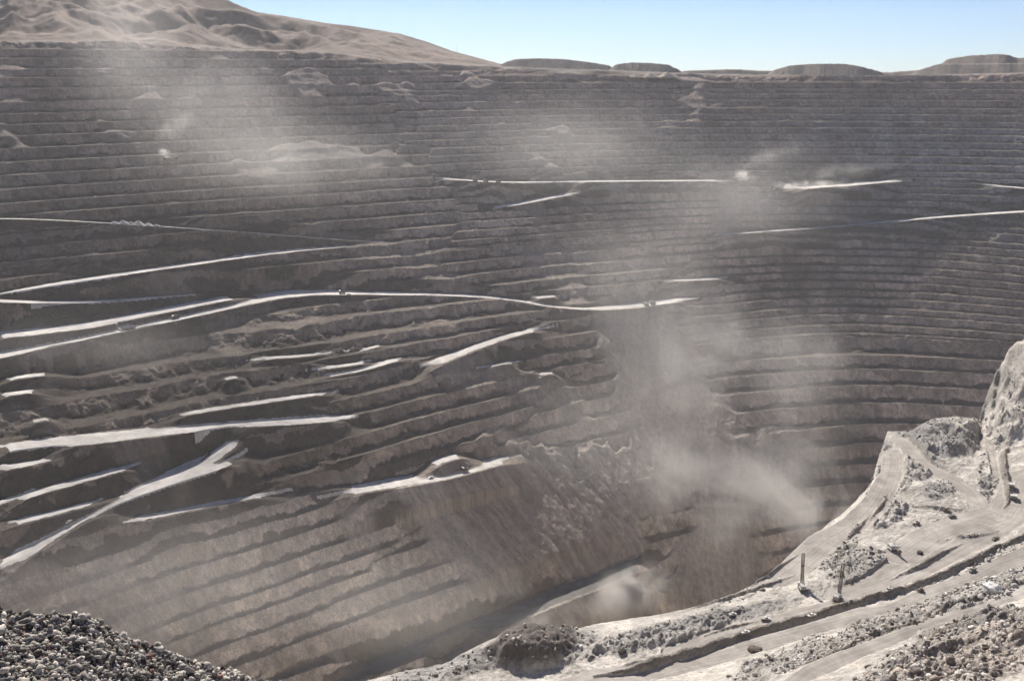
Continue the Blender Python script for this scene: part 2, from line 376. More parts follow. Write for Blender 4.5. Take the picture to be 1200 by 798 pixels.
def apply_roads(z, X, Y, ROADS, rid, floor, lat, cut=1.5, fill=1.0, extra=0.0):
    pad = 60.0; lev = np.zeros(z.shape, np.float32)
    for k, P in enumerate(ROADS):
        idx, d, rzv, hw, sd, wg = dist_to(P, X, Y, pad)
        if len(idx) == 0: continue
        zz = z.ravel()[idx]; ex = np.maximum(d - hw - extra, 0)
        ok = d < pad * 0.95
        xx = X.ravel()[idx]; yy = Y.ravel()[idx]
        edge = 0.8 * gnoise(xx / 9, yy / 9, 100)
        if extra > 0: hw = np.maximum(hw * (1 + .22 * gnoise(xx / 70, yy / 70, 101)) + 2.2 * gnoise(xx / 19, yy / 19, 102) + 1.2 * gnoise(xx / 7, yy / 7, 103), .5)
        lo = rzv - ex * fill + edge * (ex > 0) ; hi = rzv + ex * cut + edge * (ex > 0)
        nz = np.clip(zz, np.minimum(lo, hi), np.maximum(lo, hi))
        nz = np.where(d <= hw + extra, rzv + 0.12 * edge, nz)
        nz = zz + wg * (nz - zz)
        z.ravel()[idx] = np.where(ok, nz, zz)
        on = ok & (d <= hw + edge * 1.5)
        rid.ravel()[idx[on]] = k + 1; lev.ravel()[idx[on]] = rzv[on]; lat.ravel()[idx[on]] = (d * sd)[on]
        fl = floor.ravel()[idx]; floor.ravel()[idx] = np.where(ok & (d <= hw + extra), 1.0, fl)
    rid[(rid > 0) & (np.abs(z - lev) > 1.2)] = 0
    return z

# ---- far rows
e0 = edge_r(AZ); REG = np.array([e0[max(0, i - 25):i + 26].max() for i in range(NA)]); REG = np.where(np.abs(AZ) < R(36), np.maximum(smooth1(REG, 61), e0), e0)
split = REG + 330
far_start = np.where(np.abs(AZ) < R(75), np.minimum(split, np.interp(AZ, bz, radii[0])), 2950)
rimA = np.interp(AZ, bz, rim_r)
NF1, NF2 = 1180, 170
tt = np.linspace(0, 1, NF1)[None, :]
r1 = far_start[:, None] + (np.maximum(rimA + 90, far_start + 120) - far_start)[:, None] * tt
t2 = (np.linspace(0, 1, NF2 + 1)[1:] ** 1.25)[None, :]
r2 = r1[:, -1:] + (5150 - r1[:, -1:]) * t2
t3 = np.array([1.1, 1.25, 1.45, 1.7])[None, :] * 5150
r3 = np.repeat(t3, NA, 0)
RF = np.concatenate([r1, r2, r3], 1)
AF = np.repeat(AZ[:, None], RF.shape[1], 1)
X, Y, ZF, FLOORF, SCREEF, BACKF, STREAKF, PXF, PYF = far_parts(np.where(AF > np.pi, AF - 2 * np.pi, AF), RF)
wide_out = np.abs(AF) > R(80)
ZF = np.where(wide_out, 20 - 0.02 * np.maximum(RF - 2600, 0), ZF).astype(np.float32)
ZF = np.where(False, 0, ZF).astype(np.float32)
HILL0 = ZF.copy()
ZF = hills(AF, RF, X, Y, ZF, rimA[:, None]).astype(np.float32)
ISHILL = (ZF - HILL0) > 1.0
RIDF = np.zeros(ZF.shape, np.int16); LATF = np.zeros(ZF.shape, np.float32)
ZF = apply_roads(ZF, X, Y, FR, RIDF, FLOORF, LATF, extra=7.0)  # extra shoulders take the dark bench colour, painted for the riser's shade
XF, YF = X, Y
print('far', ZF.shape, time.time() - T0)

# ---- near rows
re_ = edge_r(AZ); reg_ = REG
NN0, NN1, NN2 = 70, 900, 60
start = np.where(np.abs(AZ) < R(36), np.minimum(150.0, re_ * .4), 100.0)
ra = 3.0 * (start[:, None] / 3.0) ** np.linspace(0, 1, NN0)[None, :]
rb = start[:, None] * ((reg_ * 1.004 / start)[:, None]) ** (np.linspace(0, 1, NN1 + 1)[1:][None, :])
rc_ = rb[:, -1:] + (far_start[:, None] - rb[:, -1:]) * np.linspace(0, 1, NN2 + 1)[1:][None, :]
RN = np.concatenate([ra, rb, rc_], 1); AN = np.repeat(AZ[:, None], RN.shape[1], 1)
XN = (RN * np.sin(AN)).astype(np.float32); YN = (RN * np.cos(AN)).astype(np.float32)
ren = re_[:, None]
rcl = np.minimum(RN, ren)
ZN = near_z(rcl * np.sin(AN), rcl * np.cos(AN))
ZN0 = ZN.copy()
PXN, PYN = pix(AN, RN, ZN)
# how rough the ground is
def pblob(cx, cy, rx, ry, ang=0., soft=.5):
    c, q = math.cos(R(ang)), math.sin(R(ang)); dx = PXN - cx; dy = PYN - cy
    d = np.hypot((dx * c + dy * q) / rx, (-dx * q + dy * c) / ry) + .18 * gnoise(PXN / 16, PYN / 16, 120)
    return sstep(1 + soft * .5, 1 - soft * .5, d)
infront = (np.abs(AN) < R(34)) & (RN > 130)
ROUGH = np.full(ZN.shape, 0.35, np.float32)
GREY = np.zeros_like(ROUGH)
for (cx, cy, rx, ry, an, amt, gr) in [
   (1010,665,48,24,-10,1.0,.5),(965,690,30,10,0,.7,.5),(1090,515,44,26,10,1.1,.8),(1075,545,22,18,0,1.1,.3),(1160,470,50,60,0,1.3,.15),(1160,560,16,34,0,.9,.2),(1062,545,14,36,20,1.3,.2),
   (1120,700,110,22,-20,1.2,.6),(1040,735,90,18,-20,1.3,.5),(930,775,90,16,-20,1.2,.4),(1130,770,140,40,-20,1.5,.5),(780,742,110,14,-14,1.4,.7),(640,757,60,24,-10,1.6,.7),(520,785,80,16,-14,1.6,.8),
   (860,722,80,10,-14,.8,.9),(1040,603,24,14,-30,1.3,.5),(985,640,16,40,40,.8,.2),(1100,575,20,12,0,.8,.6),(880,690,50,8,-24,1.2,.2),(1030,560,16,40,10,1.3,.1),(1180,655,60,14,-20,.8,.1)]:
    b = pblob(cx, cy, rx, ry, an) * infront
    ROUGH = np.maximum(ROUGH, b * amt); GREY = np.maximum(GREY, b * gr)
crag = 1 - 2 * np.abs(gnoise(XN / 19, YN / 19, 110)); crag2 = 1 - 2 * np.abs(gnoise(XN / 7, YN / 7, 111))
NEAREDGE = sstep(0, 60, ren - RN) * .85 + .15
bump = 2.6 * fbm(XN / 34, YN / 34, 112, 2) + 2.3 * crag + 1.3 * crag2 + 0.8 * fbm(XN / 3.2, YN / 3.2, 113, 2, .6)
ZN = ZN + NEAREDGE * ROUGH * bump * np.clip(RN / 400, 0.05, 1.1) + 0.6 * fbm(XN / 60, YN / 60, 114, 2)
# steps in the rock of the right wall
# the mound in front of the loose bank, lower left of the shelf
ZN = ZN + 9.0 * pblob(628, 757, 44, 22, -8, .9) * infront + 1.5 * pblob(1012, 668, 46, 20, -8, 1.2) * infront + 9 * pblob(1105, 512, 34, 18, 0, 1.2) * infront
# the right wall climbs out of the frame in steps: raise its crest to the surveyed heights
sx = [1085,1100,1120,1140,1147,1151,1154,1160,1164,1174,1179,1191,1200,1215,1240,1300]; sy = [500,491,488,490,490,484,467,460,440,433,413,405,396,387,372,345]
sa, stt = ray(sx, sy); en = RN - 1.0 < ren
def lift_crest(Z):
    cur = np.where(en & (RN > 700), Z / RN, -9).max(1)
    need = np.where((AZ > sa[0]) & (AZ < sa[-1]), np.clip((-np.interp(AZ, sa, stt) - cur) * e0, -40, 45), 0) * sstep(sa[0], sa[2], AZ)
    need = smooth1(need, 9)
    return (Z + need[:, None] * sstep(190, 10, ren - RN)).astype(np.float32)
RIDN = np.zeros(ZN.shape, np.int16); LATN = np.zeros(ZN.shape, np.float32); FLOORN = np.zeros(ZN.shape, np.float32)
ZN = apply_roads(ZN.astype(np.float32), XN, YN, NR, RIDN, FLOORN, LATN, cut=2.4, fill=0.9)
ZN = lift_crest(ZN)
def wall_steps(Z):
    m = sstep(.458, .466, AN) * sstep(1000, 1090, RN) * sstep(-426, -412, Z) * (RIDN == 0)
    h = 29.0; q = (Z + 2.5 * gnoise(XN / 34, YN / 34, 115) + 1.2 * gnoise(XN / 12, YN / 12, 116) + 428) / h; k = np.floor(q); f = q - k
    t = -428 + h * (k + np.where(f < .30, .15 * f, .045 + .955 * (f - .30) / .70)) + h * .16
    return (Z + m * .9 * (t + .9 * crag * (f > .33) + .7 * crag2 - Z)).astype(np.float32)
ZN = wall_steps(ZN)
BERMN = np.zeros(ZN.shape, np.float32)
for P, (p, hh, ff) in zip(BR, BERMS):
    idx, d, rzv, hw, sd, wg = dist_to(P, XN, YN, 14.0)
    x = XN.ravel()[idx]; y = YN.ravel()[idx]
    prof = np.clip(1 - d / (np.maximum(hw, .5) * (1 + .25 * gnoise(x / 7, y / 7, 130))), 0, 1)
    amt = hh * (hw / ff) * np.minimum(prof * 1.5, 1 - (1 - prof) ** 2 * .0) * np.minimum(1, prof * 1.6) * (1 + .25 * gnoise(x / 11, y / 11, 131)) + prof * .7 * gnoise(x / 3, y / 3, 132)
    ZN.ravel()[idx] += np.where(d < 14, amt, 0).astype(np.float32)
    rr_ = RIDN.ravel()[idx]; RIDN.ravel()[idx] = np.where(prof > .12, 0, rr_)
    BERMN.ravel()[idx] = np.maximum(BERMN.ravel()[idx], prof)
# outside its edge the slope falls steeply into the pit
over = np.maximum(RN - ren, 0)
wideN = np.abs(AN) > R(78)
fall = ZN - over * 1.5 + np.minimum(over * .2, 6) * fbm(XN / 24, YN / 24, 140, 3)
FARZ_SPLIT = ZF[:, :1]
ZN = np.where(wideN, ZN, np.where(over > 0, np.maximum(fall, -1100), ZN)).astype(np.float32)
ZN[:, -1] = ZF[:, 0]
print('near', ZN.shape, time.time() - T0)

def height_lookup(az, r):
    i = int(np.clip(np.searchsorted(AZ, az), 1, NA - 1)); i = i if abs(AZ[i] - az) < abs(AZ[i-1] - az) else i - 1
    R_, Z_ = (RN[i], ZN[i]) if r < RN[i, -1] else (RF[i], ZF[i])
    return float(np.interp(r, R_, Z_)), i
def ground_at(px, py, far=False):
    """the place on the finished ground seen at a photo position"""
    a, t = ray(px, py); a = float(a); t = float(t)
    _, i = height_lookup(a, 500)
    R_ = np.concatenate([RN[i], RF[i]]); Z_ = np.concatenate([ZN[i], ZF[i]])
    d = Z_ + R_ * t; k = np.nonzero((d > 0) & (R_ > (edge_r(a) + 40 if far else 130)))[0]
    k = k[0] if len(k) else len(R_) - 10
    k = max(k, 1)
    u = 0.0 if d[k] == d[k-1] else np.clip(-d[k-1] / (d[k] - d[k-1]), 0, 1)
    r = R_[k-1] + u * (R_[k] - R_[k-1])
    return r * math.sin(a), r * math.cos(a), float(np.interp(r, R_, Z_)), r

# ------------------------------------------------------------------ meshes
def grid_mesh(name, X, Y, Z, face_sel, mat, attrs=None, parent=None, smooth=True):
    na, nr = Z.shape
    i, j = np.nonzero(face_sel)
    q = np.stack([i * nr + j, (i + 1) * nr + j, (i + 1) * nr + j + 1, i * nr + j + 1], 1).astype(np.int64)
    used, inv = np.unique(q.ravel(), return_inverse=True)
    me = bpy.data.meshes.new(name)
    co = np.stack([X.ravel()[used], Y.ravel()[used], Z.ravel()[used]], 1).astype(np.float32)
    me.vertices.add(len(used)); me.vertices.foreach_set('co', co.ravel())
    nf = len(q); me.loops.add(nf * 4); me.polygons.add(nf)
    me.loops.foreach_set('vertex_index', inv.astype(np.int32))
    me.polygons.foreach_set('loop_start', np.arange(0, nf * 4, 4, dtype=np.int32))
    me.update(calc_edges=True)
    if smooth: me.polygons.foreach_set('use_smooth', np.ones(nf, bool))
    if attrs is not None:
        at = me.attributes.new('ground', 'FLOAT_COLOR', 'POINT')
        c = np.ones((len(used), 4), np.float32)
        for k, a in enumerate(attrs): c[:, k] = a.ravel()[used]
        at.data.foreach_set('color', c.ravel())
    me.materials.append(mat)
    o = bpy.data.objects.new(name, me); col.objects.link(o); o['kind'] = 'structure'
    return o
def cell(a, mode='max'):
    s = np.stack([a[:-1, :-1], a[1:, :-1], a[:-1, 1:], a[1:, 1:]], 0)
    return s.max(0) if mode == 'max' else s.min(0)
# ------------------------------------------------------------------ materials
class NT:
    def __init__(s, m): s.t = m.node_tree; s.n = s.t.nodes
    def add(s, typ, **kw):
        n = s.n.new(typ)
        for k, v in kw.items():
            if k.startswith('i_'): n.inputs[k[2:]].default_value = v
            else: setattr(n, k, v)
        return n
    def link(s, a, b): s.t.links.new(a, b)
    def val(s, x, sock):
        if hasattr(x, 'links'): s.link(x, sock)
        elif x is not None: sock.default_value = x
    def math(s, op, a, b=None, c=None, clamp=False):
        n = s.add('ShaderNodeMath', operation=op, use_clamp=clamp)
        for k, x in enumerate((a, b, c)): s.val(x, n.inputs[k])
        return n.outputs[0]
    def mix(s, f, a, b, blend='MIX'):
        n = s.add('ShaderNodeMix', data_type='RGBA', blend_type=blend)
        s.val(f, n.inputs[0]); s.val(a, n.inputs[6]); s.val(b, n.inputs[7]); return n.outputs[2]
    def noise(s, vec, scale, detail=4, rough=.6, dist=0.0):
        n = s.add('ShaderNodeTexNoise'); s.val(vec, n.inputs['Vector'])
        n.inputs['Scale'].default_value = scale; n.inputs['Detail'].default_value = detail; n.inputs['Roughness'].default_value = rough; n.inputs['Distortion'].default_value = dist
        return n.outputs[0]
    def ramp(s, f, lo, hi, a=0.0, b=1.0):
        n = s.add('ShaderNodeMapRange'); n.interpolation_type = 'SMOOTHSTEP'
        s.val(f, n.inputs[0]); n.inputs[1].default_value = lo; n.inputs[2].default_value = hi; n.inputs[3].default_value = a; n.inputs[4].default_value = b
        return n.outputs[0]
    def scale(s, vec, sc_):
        n = s.add('ShaderNodeMapping'); s.val(vec, n.inputs[0]); n.inputs['Scale'].default_value = sc_; return n.outputs[0]
def newmat(name):
    m = bpy.data.materials.new(name); m.use_nodes = True
    t = NT(m); b = t.n['Principled BSDF']; b.inputs['Roughness'].default_value = .95
    b.inputs['Specular IOR Level'].default_value = 0.1
    return m, t, b
def rgb(*c): return (c[0], c[1], c[2], 1.0)
def gain(t, fac, col_, lo, hi):
    """colour times a factor between lo and hi"""
    v = t.math('MULTIPLY_ADD', fac, hi - lo, lo)
    n = t.add('ShaderNodeVectorMath', operation='SCALE'); t.val(col_, n.inputs[0]); t.val(v, n.inputs['Scale']); return n.outputs[0]

def rock_material(name, streak=1.0, bump=1.0):
    m, t, b = newmat(name)
    pos = t.add('ShaderNodeNewGeometry').outputs['Position']
    tint = t.add('ShaderNodeAttribute', attribute_name='tint').outputs['Color']
    gr = t.add('ShaderNodeAttribute', attribute_name='ground').outputs['Color']
    sep = t.add('ShaderNodeSeparateColor'); t.link(gr, sep.inputs[0])
    vs = t.scale(pos, (1, 1, .22))
    n1 = t.noise(vs, .10, 5, .68); n2 = t.noise(vs, .018, 4, .6, .6); n3 = t.noise(pos, .45, 3, .65)
    c = gain(t, t.ramp(n1, .25, .75), tint, .66, 1.36)
    c = gain(t, t.ramp(n2, .3, .7), c, .68, 1.32)
    big = t.noise(t.scale(pos, (1, 1, .7)), .0042, 5, .65, .8)
    c = gain(t, t.ramp(big, .32, .68), c, .72, 1.28)
    c = gain(t, t.ramp(n3, .25, .75), c, .66, 1.34)
    warm = t.ramp(t.noise(t.scale(pos, (1, 1, 2.5)), .006, 4, .65, 1.0), .42, .7)
    c = t.mix(t.math('MULTIPLY', warm, .5), c, rgb(.30, .248, .212))
    cool = t.ramp(t.noise(t.scale(pos, (1, 1, 2)), .0085, 4, .65, 1.0), .52, .72)
    c = t.mix(t.math('MULTIPLY', cool, .4), c, rgb(.235, .228, .215))
    # broken rock on the benches, its colour darkened to stand for shade
    bench_shade = gain(t, t.ramp(t.noise(pos, .06, 4, .7), .3, .7), t.mix(.7, tint, rgb(.060, .052, .046)), .75, 1.15)
    c = t.mix(sep.outputs[0], c, bench_shade)
    dust = gain(t, t.ramp(n1, .3, .7), t.mix(.45, tint, rgb(.27, .245, .22)), .85, 1.15)
    dust = gain(t, t.ramp(sep.outputs[2], .15, .85), dust, .80, 1.2)
    c = t.mix(t.math('MULTIPLY', sep.outputs[1], .8), c, dust)
    t.link(c, b.inputs['Base Color'])
    hgt = t.math('ADD', t.math('MULTIPLY', t.noise(t.scale(pos, (1, 1, .5)), .16, 6, .72), 6.0), t.math('MULTIPLY', n3, 2.6))
    bp = t.add('ShaderNodeBump'); bp.inputs['Strength'].default_value = 1.0 * bump; bp.inputs['Distance'].default_value = 1.0
    t.link(hgt, bp.inputs['Height']); t.link(bp.outputs[0], b.inputs['Normal'])
    return m
def road_material(name, ca, cb, bump=.4):
    m, t, b = newmat(name)
    pos = t.add('ShaderNodeNewGeometry').outputs['Position']
    c = t.mix(t.ramp(t.noise(pos, .05, 5, .65, .5), .35, .68), rgb(*ca), rgb(*cb))
    c = gain(t, t.noise(pos, .5, 4, .7), c, .85, 1.15)
    lat = t.add('ShaderNodeAttribute', attribute_name='ground'); sp = t.add('ShaderNodeSeparateColor'); t.link(lat.outputs['Color'], sp.inputs[0])
    cx = t.add('ShaderNodeCombineXYZ'); t.link(t.math('MULTIPLY_ADD', t.noise(pos, .02, 2, .5), 5.0, sp.outputs[0]), cx.inputs[0]); t.link(t.noise(pos, .006, 2), cx.inputs[1])
    c = gain(t, t.ramp(t.noise(cx.outputs[0], .55, 3, .6), .32, .66), c, .84, 1.08)
    c = gain(t, t.ramp(t.noise(pos, .014, 5, .65, 1.5), .3, .7), c, .78, 1.14)
    t.link(c, b.inputs['Base Color'])
    bp = t.add('ShaderNodeBump'); bp.inputs['Strength'].default_value = bump; bp.inputs['Distance'].default_value = 1.0
    t.link(t.noise(pos, .35, 5, .7), bp.inputs['Height']); t.link(bp.outputs[0], b.inputs['Normal'])
    return m
def near_material():
    m, t, b = newmat('pale_rock')
    pos = t.add('ShaderNodeNewGeometry').outputs['Position']
    tint = t.add('ShaderNodeAttribute', attribute_name='tint').outputs['Color']
    c = gain(t, t.ramp(t.noise(pos, .05, 5, .68, .4), .28, .72), tint, .72, 1.2)
    c = gain(t, t.ramp(t.noise(pos, .35, 5, .72), .3, .7), c, .70, 1.22)
    c = gain(t, t.ramp(t.noise(pos, .012, 5, .62, 1.2), .3, .7), c, .74, 1.18)
    gr = t.add('ShaderNodeAttribute', attribute_name='ground'); sg = t.add('ShaderNodeSeparateColor'); t.link(gr.outputs['Color'], sg.inputs[0])
    crk = t.math('MULTIPLY', t.ramp(t.noise(t.scale(pos, (1, 1, 2.2)), .16, 6, .75, 1.6), .50, .66), t.ramp(sg.outputs[1], .5, 1.1))
    c = t.mix(t.math('MULTIPLY', crk, .62), c, rgb(.13, .115, .10))
    rust = t.ramp(t.noise(pos, .03, 5, .7, .8), .6, .74)
    c = t.mix(t.math('MULTIPLY', rust, .35), c, rgb(.30, .215, .16))
    vor = t.add('ShaderNodeTexVoronoi'); vor.inputs['Scale'].default_value = .32; t.val(pos, vor.inputs['Vector'])
    spot = t.math('MULTIPLY', t.ramp(vor.outputs['Distance'], .22, .12), t.ramp(t.noise(pos, .022, 4, .6), .5, .62))
    c = t.mix(t.math('MULTIPLY', spot, .6), c, rgb(.12, .10, .085))
    t.link(c, b.inputs['Base Color'])
    hgt = t.math('ADD', t.math('MULTIPLY', t.noise(pos, .22, 6, .72), 3.2), t.math('MULTIPLY', t.noise(pos, 1.1, 4, .7), .7))
    bp = t.add('ShaderNodeBump'); bp.inputs['Strength'].default_value = .8; bp.inputs['Distance'].default_value = 1.0
    t.link(hgt, bp.inputs['Height']); t.link(bp.outputs[0], b.inputs['Normal'])
    return m
M_ROCK = rock_material('mined_rock')
M_ROAD = road_material('road_dust_and_sunlit_edge', (.56, .52, .475), (.45, .415, .375))  # also colours the strips that stand for sunlit bench edges
M_FLOOR = road_material('shaded_floor_gravel', (.125, .117, .11), (.17, .16, .15))  # dark version of the road colour, with the shade painted in
M_NROAD = road_material('haul_road_gravel', (.37, .335, .295), (.28, .25, .22))
M_NEAR = near_material()
def hill_material(name, a, b_):
    m, t, b = newmat(name)
    pos = t.add('ShaderNodeNewGeometry').outputs['Position']
    c = t.mix(t.ramp(t.noise(pos, .006, 5, .6, .6), .35, .65), rgb(*a), rgb(*b_))
    c = gain(t, t.ramp(t.noise(pos, .05, 4, .7), .3, .7), c, .85, 1.15)
    t.link(c, b.inputs['Base Color'])
    bp = t.add('ShaderNodeBump'); bp.inputs['Strength'].default_value = .5; bp.inputs['Distance'].default_value = 3.0
    t.link(t.noise(pos, .03, 6, .65), bp.inputs['Height']); t.link(bp.outputs[0], b.inputs['Normal'])
    return m
M_HILL = hill_material('desert_hill', (.185, .130, .100), (.125, .091, .073))
M_PLAT = hill_material('stripped_plateau', (.20, .165, .14), (.15, .13, .115))
M_DUMP = hill_material('dumped_rock', (.25, .205, .17), (.20, .17, .145))

# ------------------------------------------------------------------ tints of the ground (rock colour, with some sun and shade put in)
def tint_far():
    px, py = PXF, PYF
    w = gnoise(px / 90, py / 40, 150) * 26 + gnoise(px / 30, py / 12, 151) * 10
    base = np.array([.200, .178, .160]); red = np.array([.185, .142, .125]); blue = np.array([.135, .140, .150]); dark = np.array([.086, .074, .065]); tan = np.array([.300, .288, .272]); slide = np.array([.185, .160, .140]); lt = np.array([.24, .215, .195])
    c = np.repeat(base[None], px.size, 0).reshape(px.shape + (3,)).astype(np.float32)
    def lay(c, m, k): return c + (m[..., None] * (k.astype(np.float32) - c))
    c = lay(c, .85 * sstep(185, 120, py + w), red)
    c = lay(c, .9 * sstep(900, 1020, px + w * 3) * sstep(120, 160, py + w) * sstep(320, 260, py + w), blue)
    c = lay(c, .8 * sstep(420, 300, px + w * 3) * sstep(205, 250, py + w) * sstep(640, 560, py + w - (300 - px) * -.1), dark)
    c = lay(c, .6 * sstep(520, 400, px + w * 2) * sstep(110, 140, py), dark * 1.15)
    c = lay(c, .85 * sstep(560, 640, py + w + .22 * (px - 300)) * sstep(1000, 900, px), tan)  # lower slopes painted paler to stand for grazing sun
    c = lay(c, .6 * sstep(60, 20, np.hypot(px - 880 + w, (py - 430) * .9)) , tan)
    c = lay(c, .85 * sstep(1.25, .8, np.hypot(((px - 640) * .80 + (py - 615) * .6) / 165, (-(px - 640) * .6 + (py - 615) * .80) / 62) + w / 160), slide)
    c = lay(c, .5 * sstep(620, 760, px + w) * sstep(330, 400, py + w), lt)
    return c * np.array([2.08, 1.87, 1.67], np.float32)
def tint_near():
    c = np.repeat(np.array([.50, .455, .40])[None], ZN.size, 0).reshape(ZN.shape + (3,)).astype(np.float32)
    def lay(c, m, k): return c + (m[..., None] * (np.array(k, np.float32) - c))
    c = lay(c, GREY, (.30, .282, .262))
    c = lay(c, .7 * np.clip(BERMN * 2.5, 0, 1), (.17, .145, .122))  # dark brown over the earth banks stands for their shaded side
    c = lay(c, pblob(625, 758, 52, 24, -8, .4) * infront, (.15, .128, .112))
    c = lay(c, .8 * pblob(1150, 775, 110, 36, -20, .8) * infront, (.38, .325, .28))
    c = lay(c, .5 * pblob(880, 735, 26, 8, -14, .8) * infront, (.40, .27, .215))
    c = lay(c, .6 * pblob(945, 718, 40, 6, -5, .8) * infront, (.42, .34, .27))
    return c
def put_tint(o, sel, T):
    na, nr = sel.shape[0] + 1, sel.shape[1] + 1
    i, j = np.nonzero(sel)
    q = np.stack([i * nr + j, (i + 1) * nr + j, (i + 1) * nr + j + 1, i * nr + j + 1], 1)
    used = np.unique(q.ravel()); c = np.ones((len(used), 4), np.float32); c[:, :3] = T.reshape(-1, 3)[used]
    at = o.data.attributes.new('tint', 'FLOAT_COLOR', 'POINT'); at.data.foreach_set('color', c.ravel())

# no ground outside the wings is needed beyond the pit on the camera's own side
fr = cell(RIDF); fh = cell(ISHILL.astype(np.int16)) > 0; fb = cell(BACKF, 'min') > .5
T = tint_far()
sel = (fr == 0) & ~fb & ~fh
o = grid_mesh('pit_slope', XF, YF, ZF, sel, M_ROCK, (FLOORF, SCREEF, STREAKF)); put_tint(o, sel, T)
grid_mesh('plateau', XF, YF, ZF, (fr == 0) & fb & ~fh, M_PLAT)
grid_mesh('hill', XF, YF, ZF, (fr == 0) & fh, M_HILL)
for k in range(len(FR)):
    s_ = fr == k + 1
    if s_.sum() > 4: grid_mesh('haul_road', XF, YF, ZF, s_, M_ROAD if k in PALE_STRIPS else M_FLOOR, (LATF,))  # includes the pale strips painted for sunlit bench edges
fn = cell(RIDN)
T = tint_near(); sel = fn == 0
o = grid_mesh('near_slope', XN, YN, ZN, sel, M_NEAR, (FLOORN, ROUGH)); put_tint(o, sel, T)
for k in range(len(NR)):
    s_ = fn == k + 1
    if s_.sum() > 4: grid_mesh('haul_road', XN, YN, ZN, s_, M_NROAD, (LATN,))
print('meshes', time.time() - T0)

# ------------------------------------------------------------------ flat-topped waste dumps on the skyline
def dump(top, r, slope=.62, back=500):
    a, t = ray([p[0] for p in top], [p[1] for p in top])
    aa = np.linspace(a[0], a[-1], 160); z = smooth1(np.interp(aa, a, -t * r), 9); zn_ = 1.6 * gnoise(aa * 300, aa * 0, 160) + 1.3 * gnoise(aa * 1100, aa * 0, 161)
    off = np.array([-260, -150, -90, -50, -22, -6, 0, 8, 60, back * .5, back, back + 60.])
    rows = []
    foot = -95.0
    for d in np.concatenate([np.linspace(-220, 0, 26), np.array([10, 60, back * .5, back, back + 150.])]):
        wob = 10 * gnoise(aa * 60, aa * 0 + 3, 162)
        if d <= 0: zz = z + zn_ * math.exp(d / 9) + d * slope + (1.0 * gnoise(aa * 500, aa * 0 + d / 60, 164) * min(1, -d / 20))
        elif d <= back: zz = z + zn_
        else: zz = z - 90
        rad = r + d + wob
        rows.append((rad * np.sin(aa), rad * np.cos(aa), np.maximum(zz, foot)))
    X = np.array([q[0] for q in rows]).T; Y = np.array([q[1] for q in rows]).T; Z = np.array([q[2] for q in rows]).T
    grid_mesh('hill', X, Y, Z, np.ones((X.shape[0] - 1, X.shape[1] - 1), bool), M_DUMP)
dump([(572,84),(590,74),(604,69.5),(630,68.5),(662,69.5),(690,73),(715,77),(722,85)], 4150)
dump([(712,84),(722,75.5),(740,73.5),(762,74),(783,76),(797,83),(806,90)], 4000)
dump([(790,90),(800,83.5),(860,81.5),(885,83),(925,84.5),(980,85),(1040,85.5),(1085,82),(1100,88)], 4050)
dump([(896,90),(908,82),(926,77),(955,75),(990,75),(1008,78),(1030,84),(1040,90)], 3920)
dump([(1062,90),(1078,82),(1100,75),(1240,74),(1300,76)], 3950)
dump([(1095,84),(1108,70),(1135,65.5),(1170,63.5),(1182,64.5),(1190,68),(1240,69),(1330,66)], 4250)

# ------------------------------------------------------------------ light, sky, air
SUN_AZ, SUN_EL = R(-12), R(35.5)
to_sun = np.array([math.sin(SUN_AZ) * math.cos(SUN_EL), math.cos(SUN_AZ) * math.cos(SUN_EL), math.sin(SUN_EL)])
from mathutils import Vector
sl = bpy.data.lights.new('sun', 'SUN'); sl.energy = 5.0; sl.angle = R(.53); sl.color = (1, .955, .89)
so = bpy.data.objects.new('sun', sl); col.objects.link(so); so.rotation_euler = Vector(-to_sun).to_track_quat('-Z', 'Y').to_euler(); so.location = (0, 0, 500)
w = bpy.data.worlds.new('World'); sc.world = w; w.use_nodes = True
wt = w.node_tree; sky = wt.nodes.new('ShaderNodeTexSky'); sky.sky_type = 'NISHITA'; sky.sun_disc = False
sky.sun_elevation = SUN_EL; sky.sun_rotation = SUN_AZ; sky.altitude = 3000; sky.air_density = 1.0; sky.dust_density = 0.1; sky.ozone_density = 1.6
sm = wt.nodes.new('ShaderNodeMix'); sm.data_type = 'RGBA'; sm.blend_type = 'MULTIPLY'; sm.inputs[0].default_value = 1; sm.inputs[7].default_value = (.61, .71, .92, 1)
wt.links.new(sky.outputs[0], sm.inputs[6]); wt.links.new(sm.outputs[2], wt.nodes['Background'].inputs[0]); wt.nodes['Background'].inputs[1].default_value = 0.06
vs = sc.view_settings; vs.view_transform = 'Standard'; vs.look = 'None'; vs.gamma = 1; vs.use_curve_mapping = False; vs.exposure = 0.82
sc.cycles.use_denoising = True
sc.cycles.max_bounces = 4; sc.cycles.diffuse_bounces = 2; sc.cycles.volume_bounces = 1; sc.cycles.transparent_max_bounces = 16
sc.cycles.use_adaptive_sampling = True; sc.cycles.adaptive_threshold = 0.05; sc.cycles.volume_step_rate = 3.0
def box(name, lo, hi, m):
    v = [(x, y, z) for x in (lo[0], hi[0]) for y in (lo[1], hi[1]) for z in (lo[2], hi[2])]
    f = [(0,1,3,2),(4,6,7,5),(0,4,5,1),(2,3,7,6),(0,2,6,4),(1,5,7,3)]
    me = bpy.data.meshes.new(name); me.from_pydata(v, [], f); me.materials.append(m); o = bpy.data.objects.new(name, me); col.objects.link(o); return o
hm = bpy.data.materials.new('haze_air'); hm.use_nodes = True; ht_ = hm.node_tree; ht_.nodes.clear()
ho = ht_.nodes.new('ShaderNodeOutputMaterial'); hv = ht_.nodes.new('ShaderNodeVolumePrincipled'); ht_.links.new(hv.outputs[0], ho.inputs['Volume'])
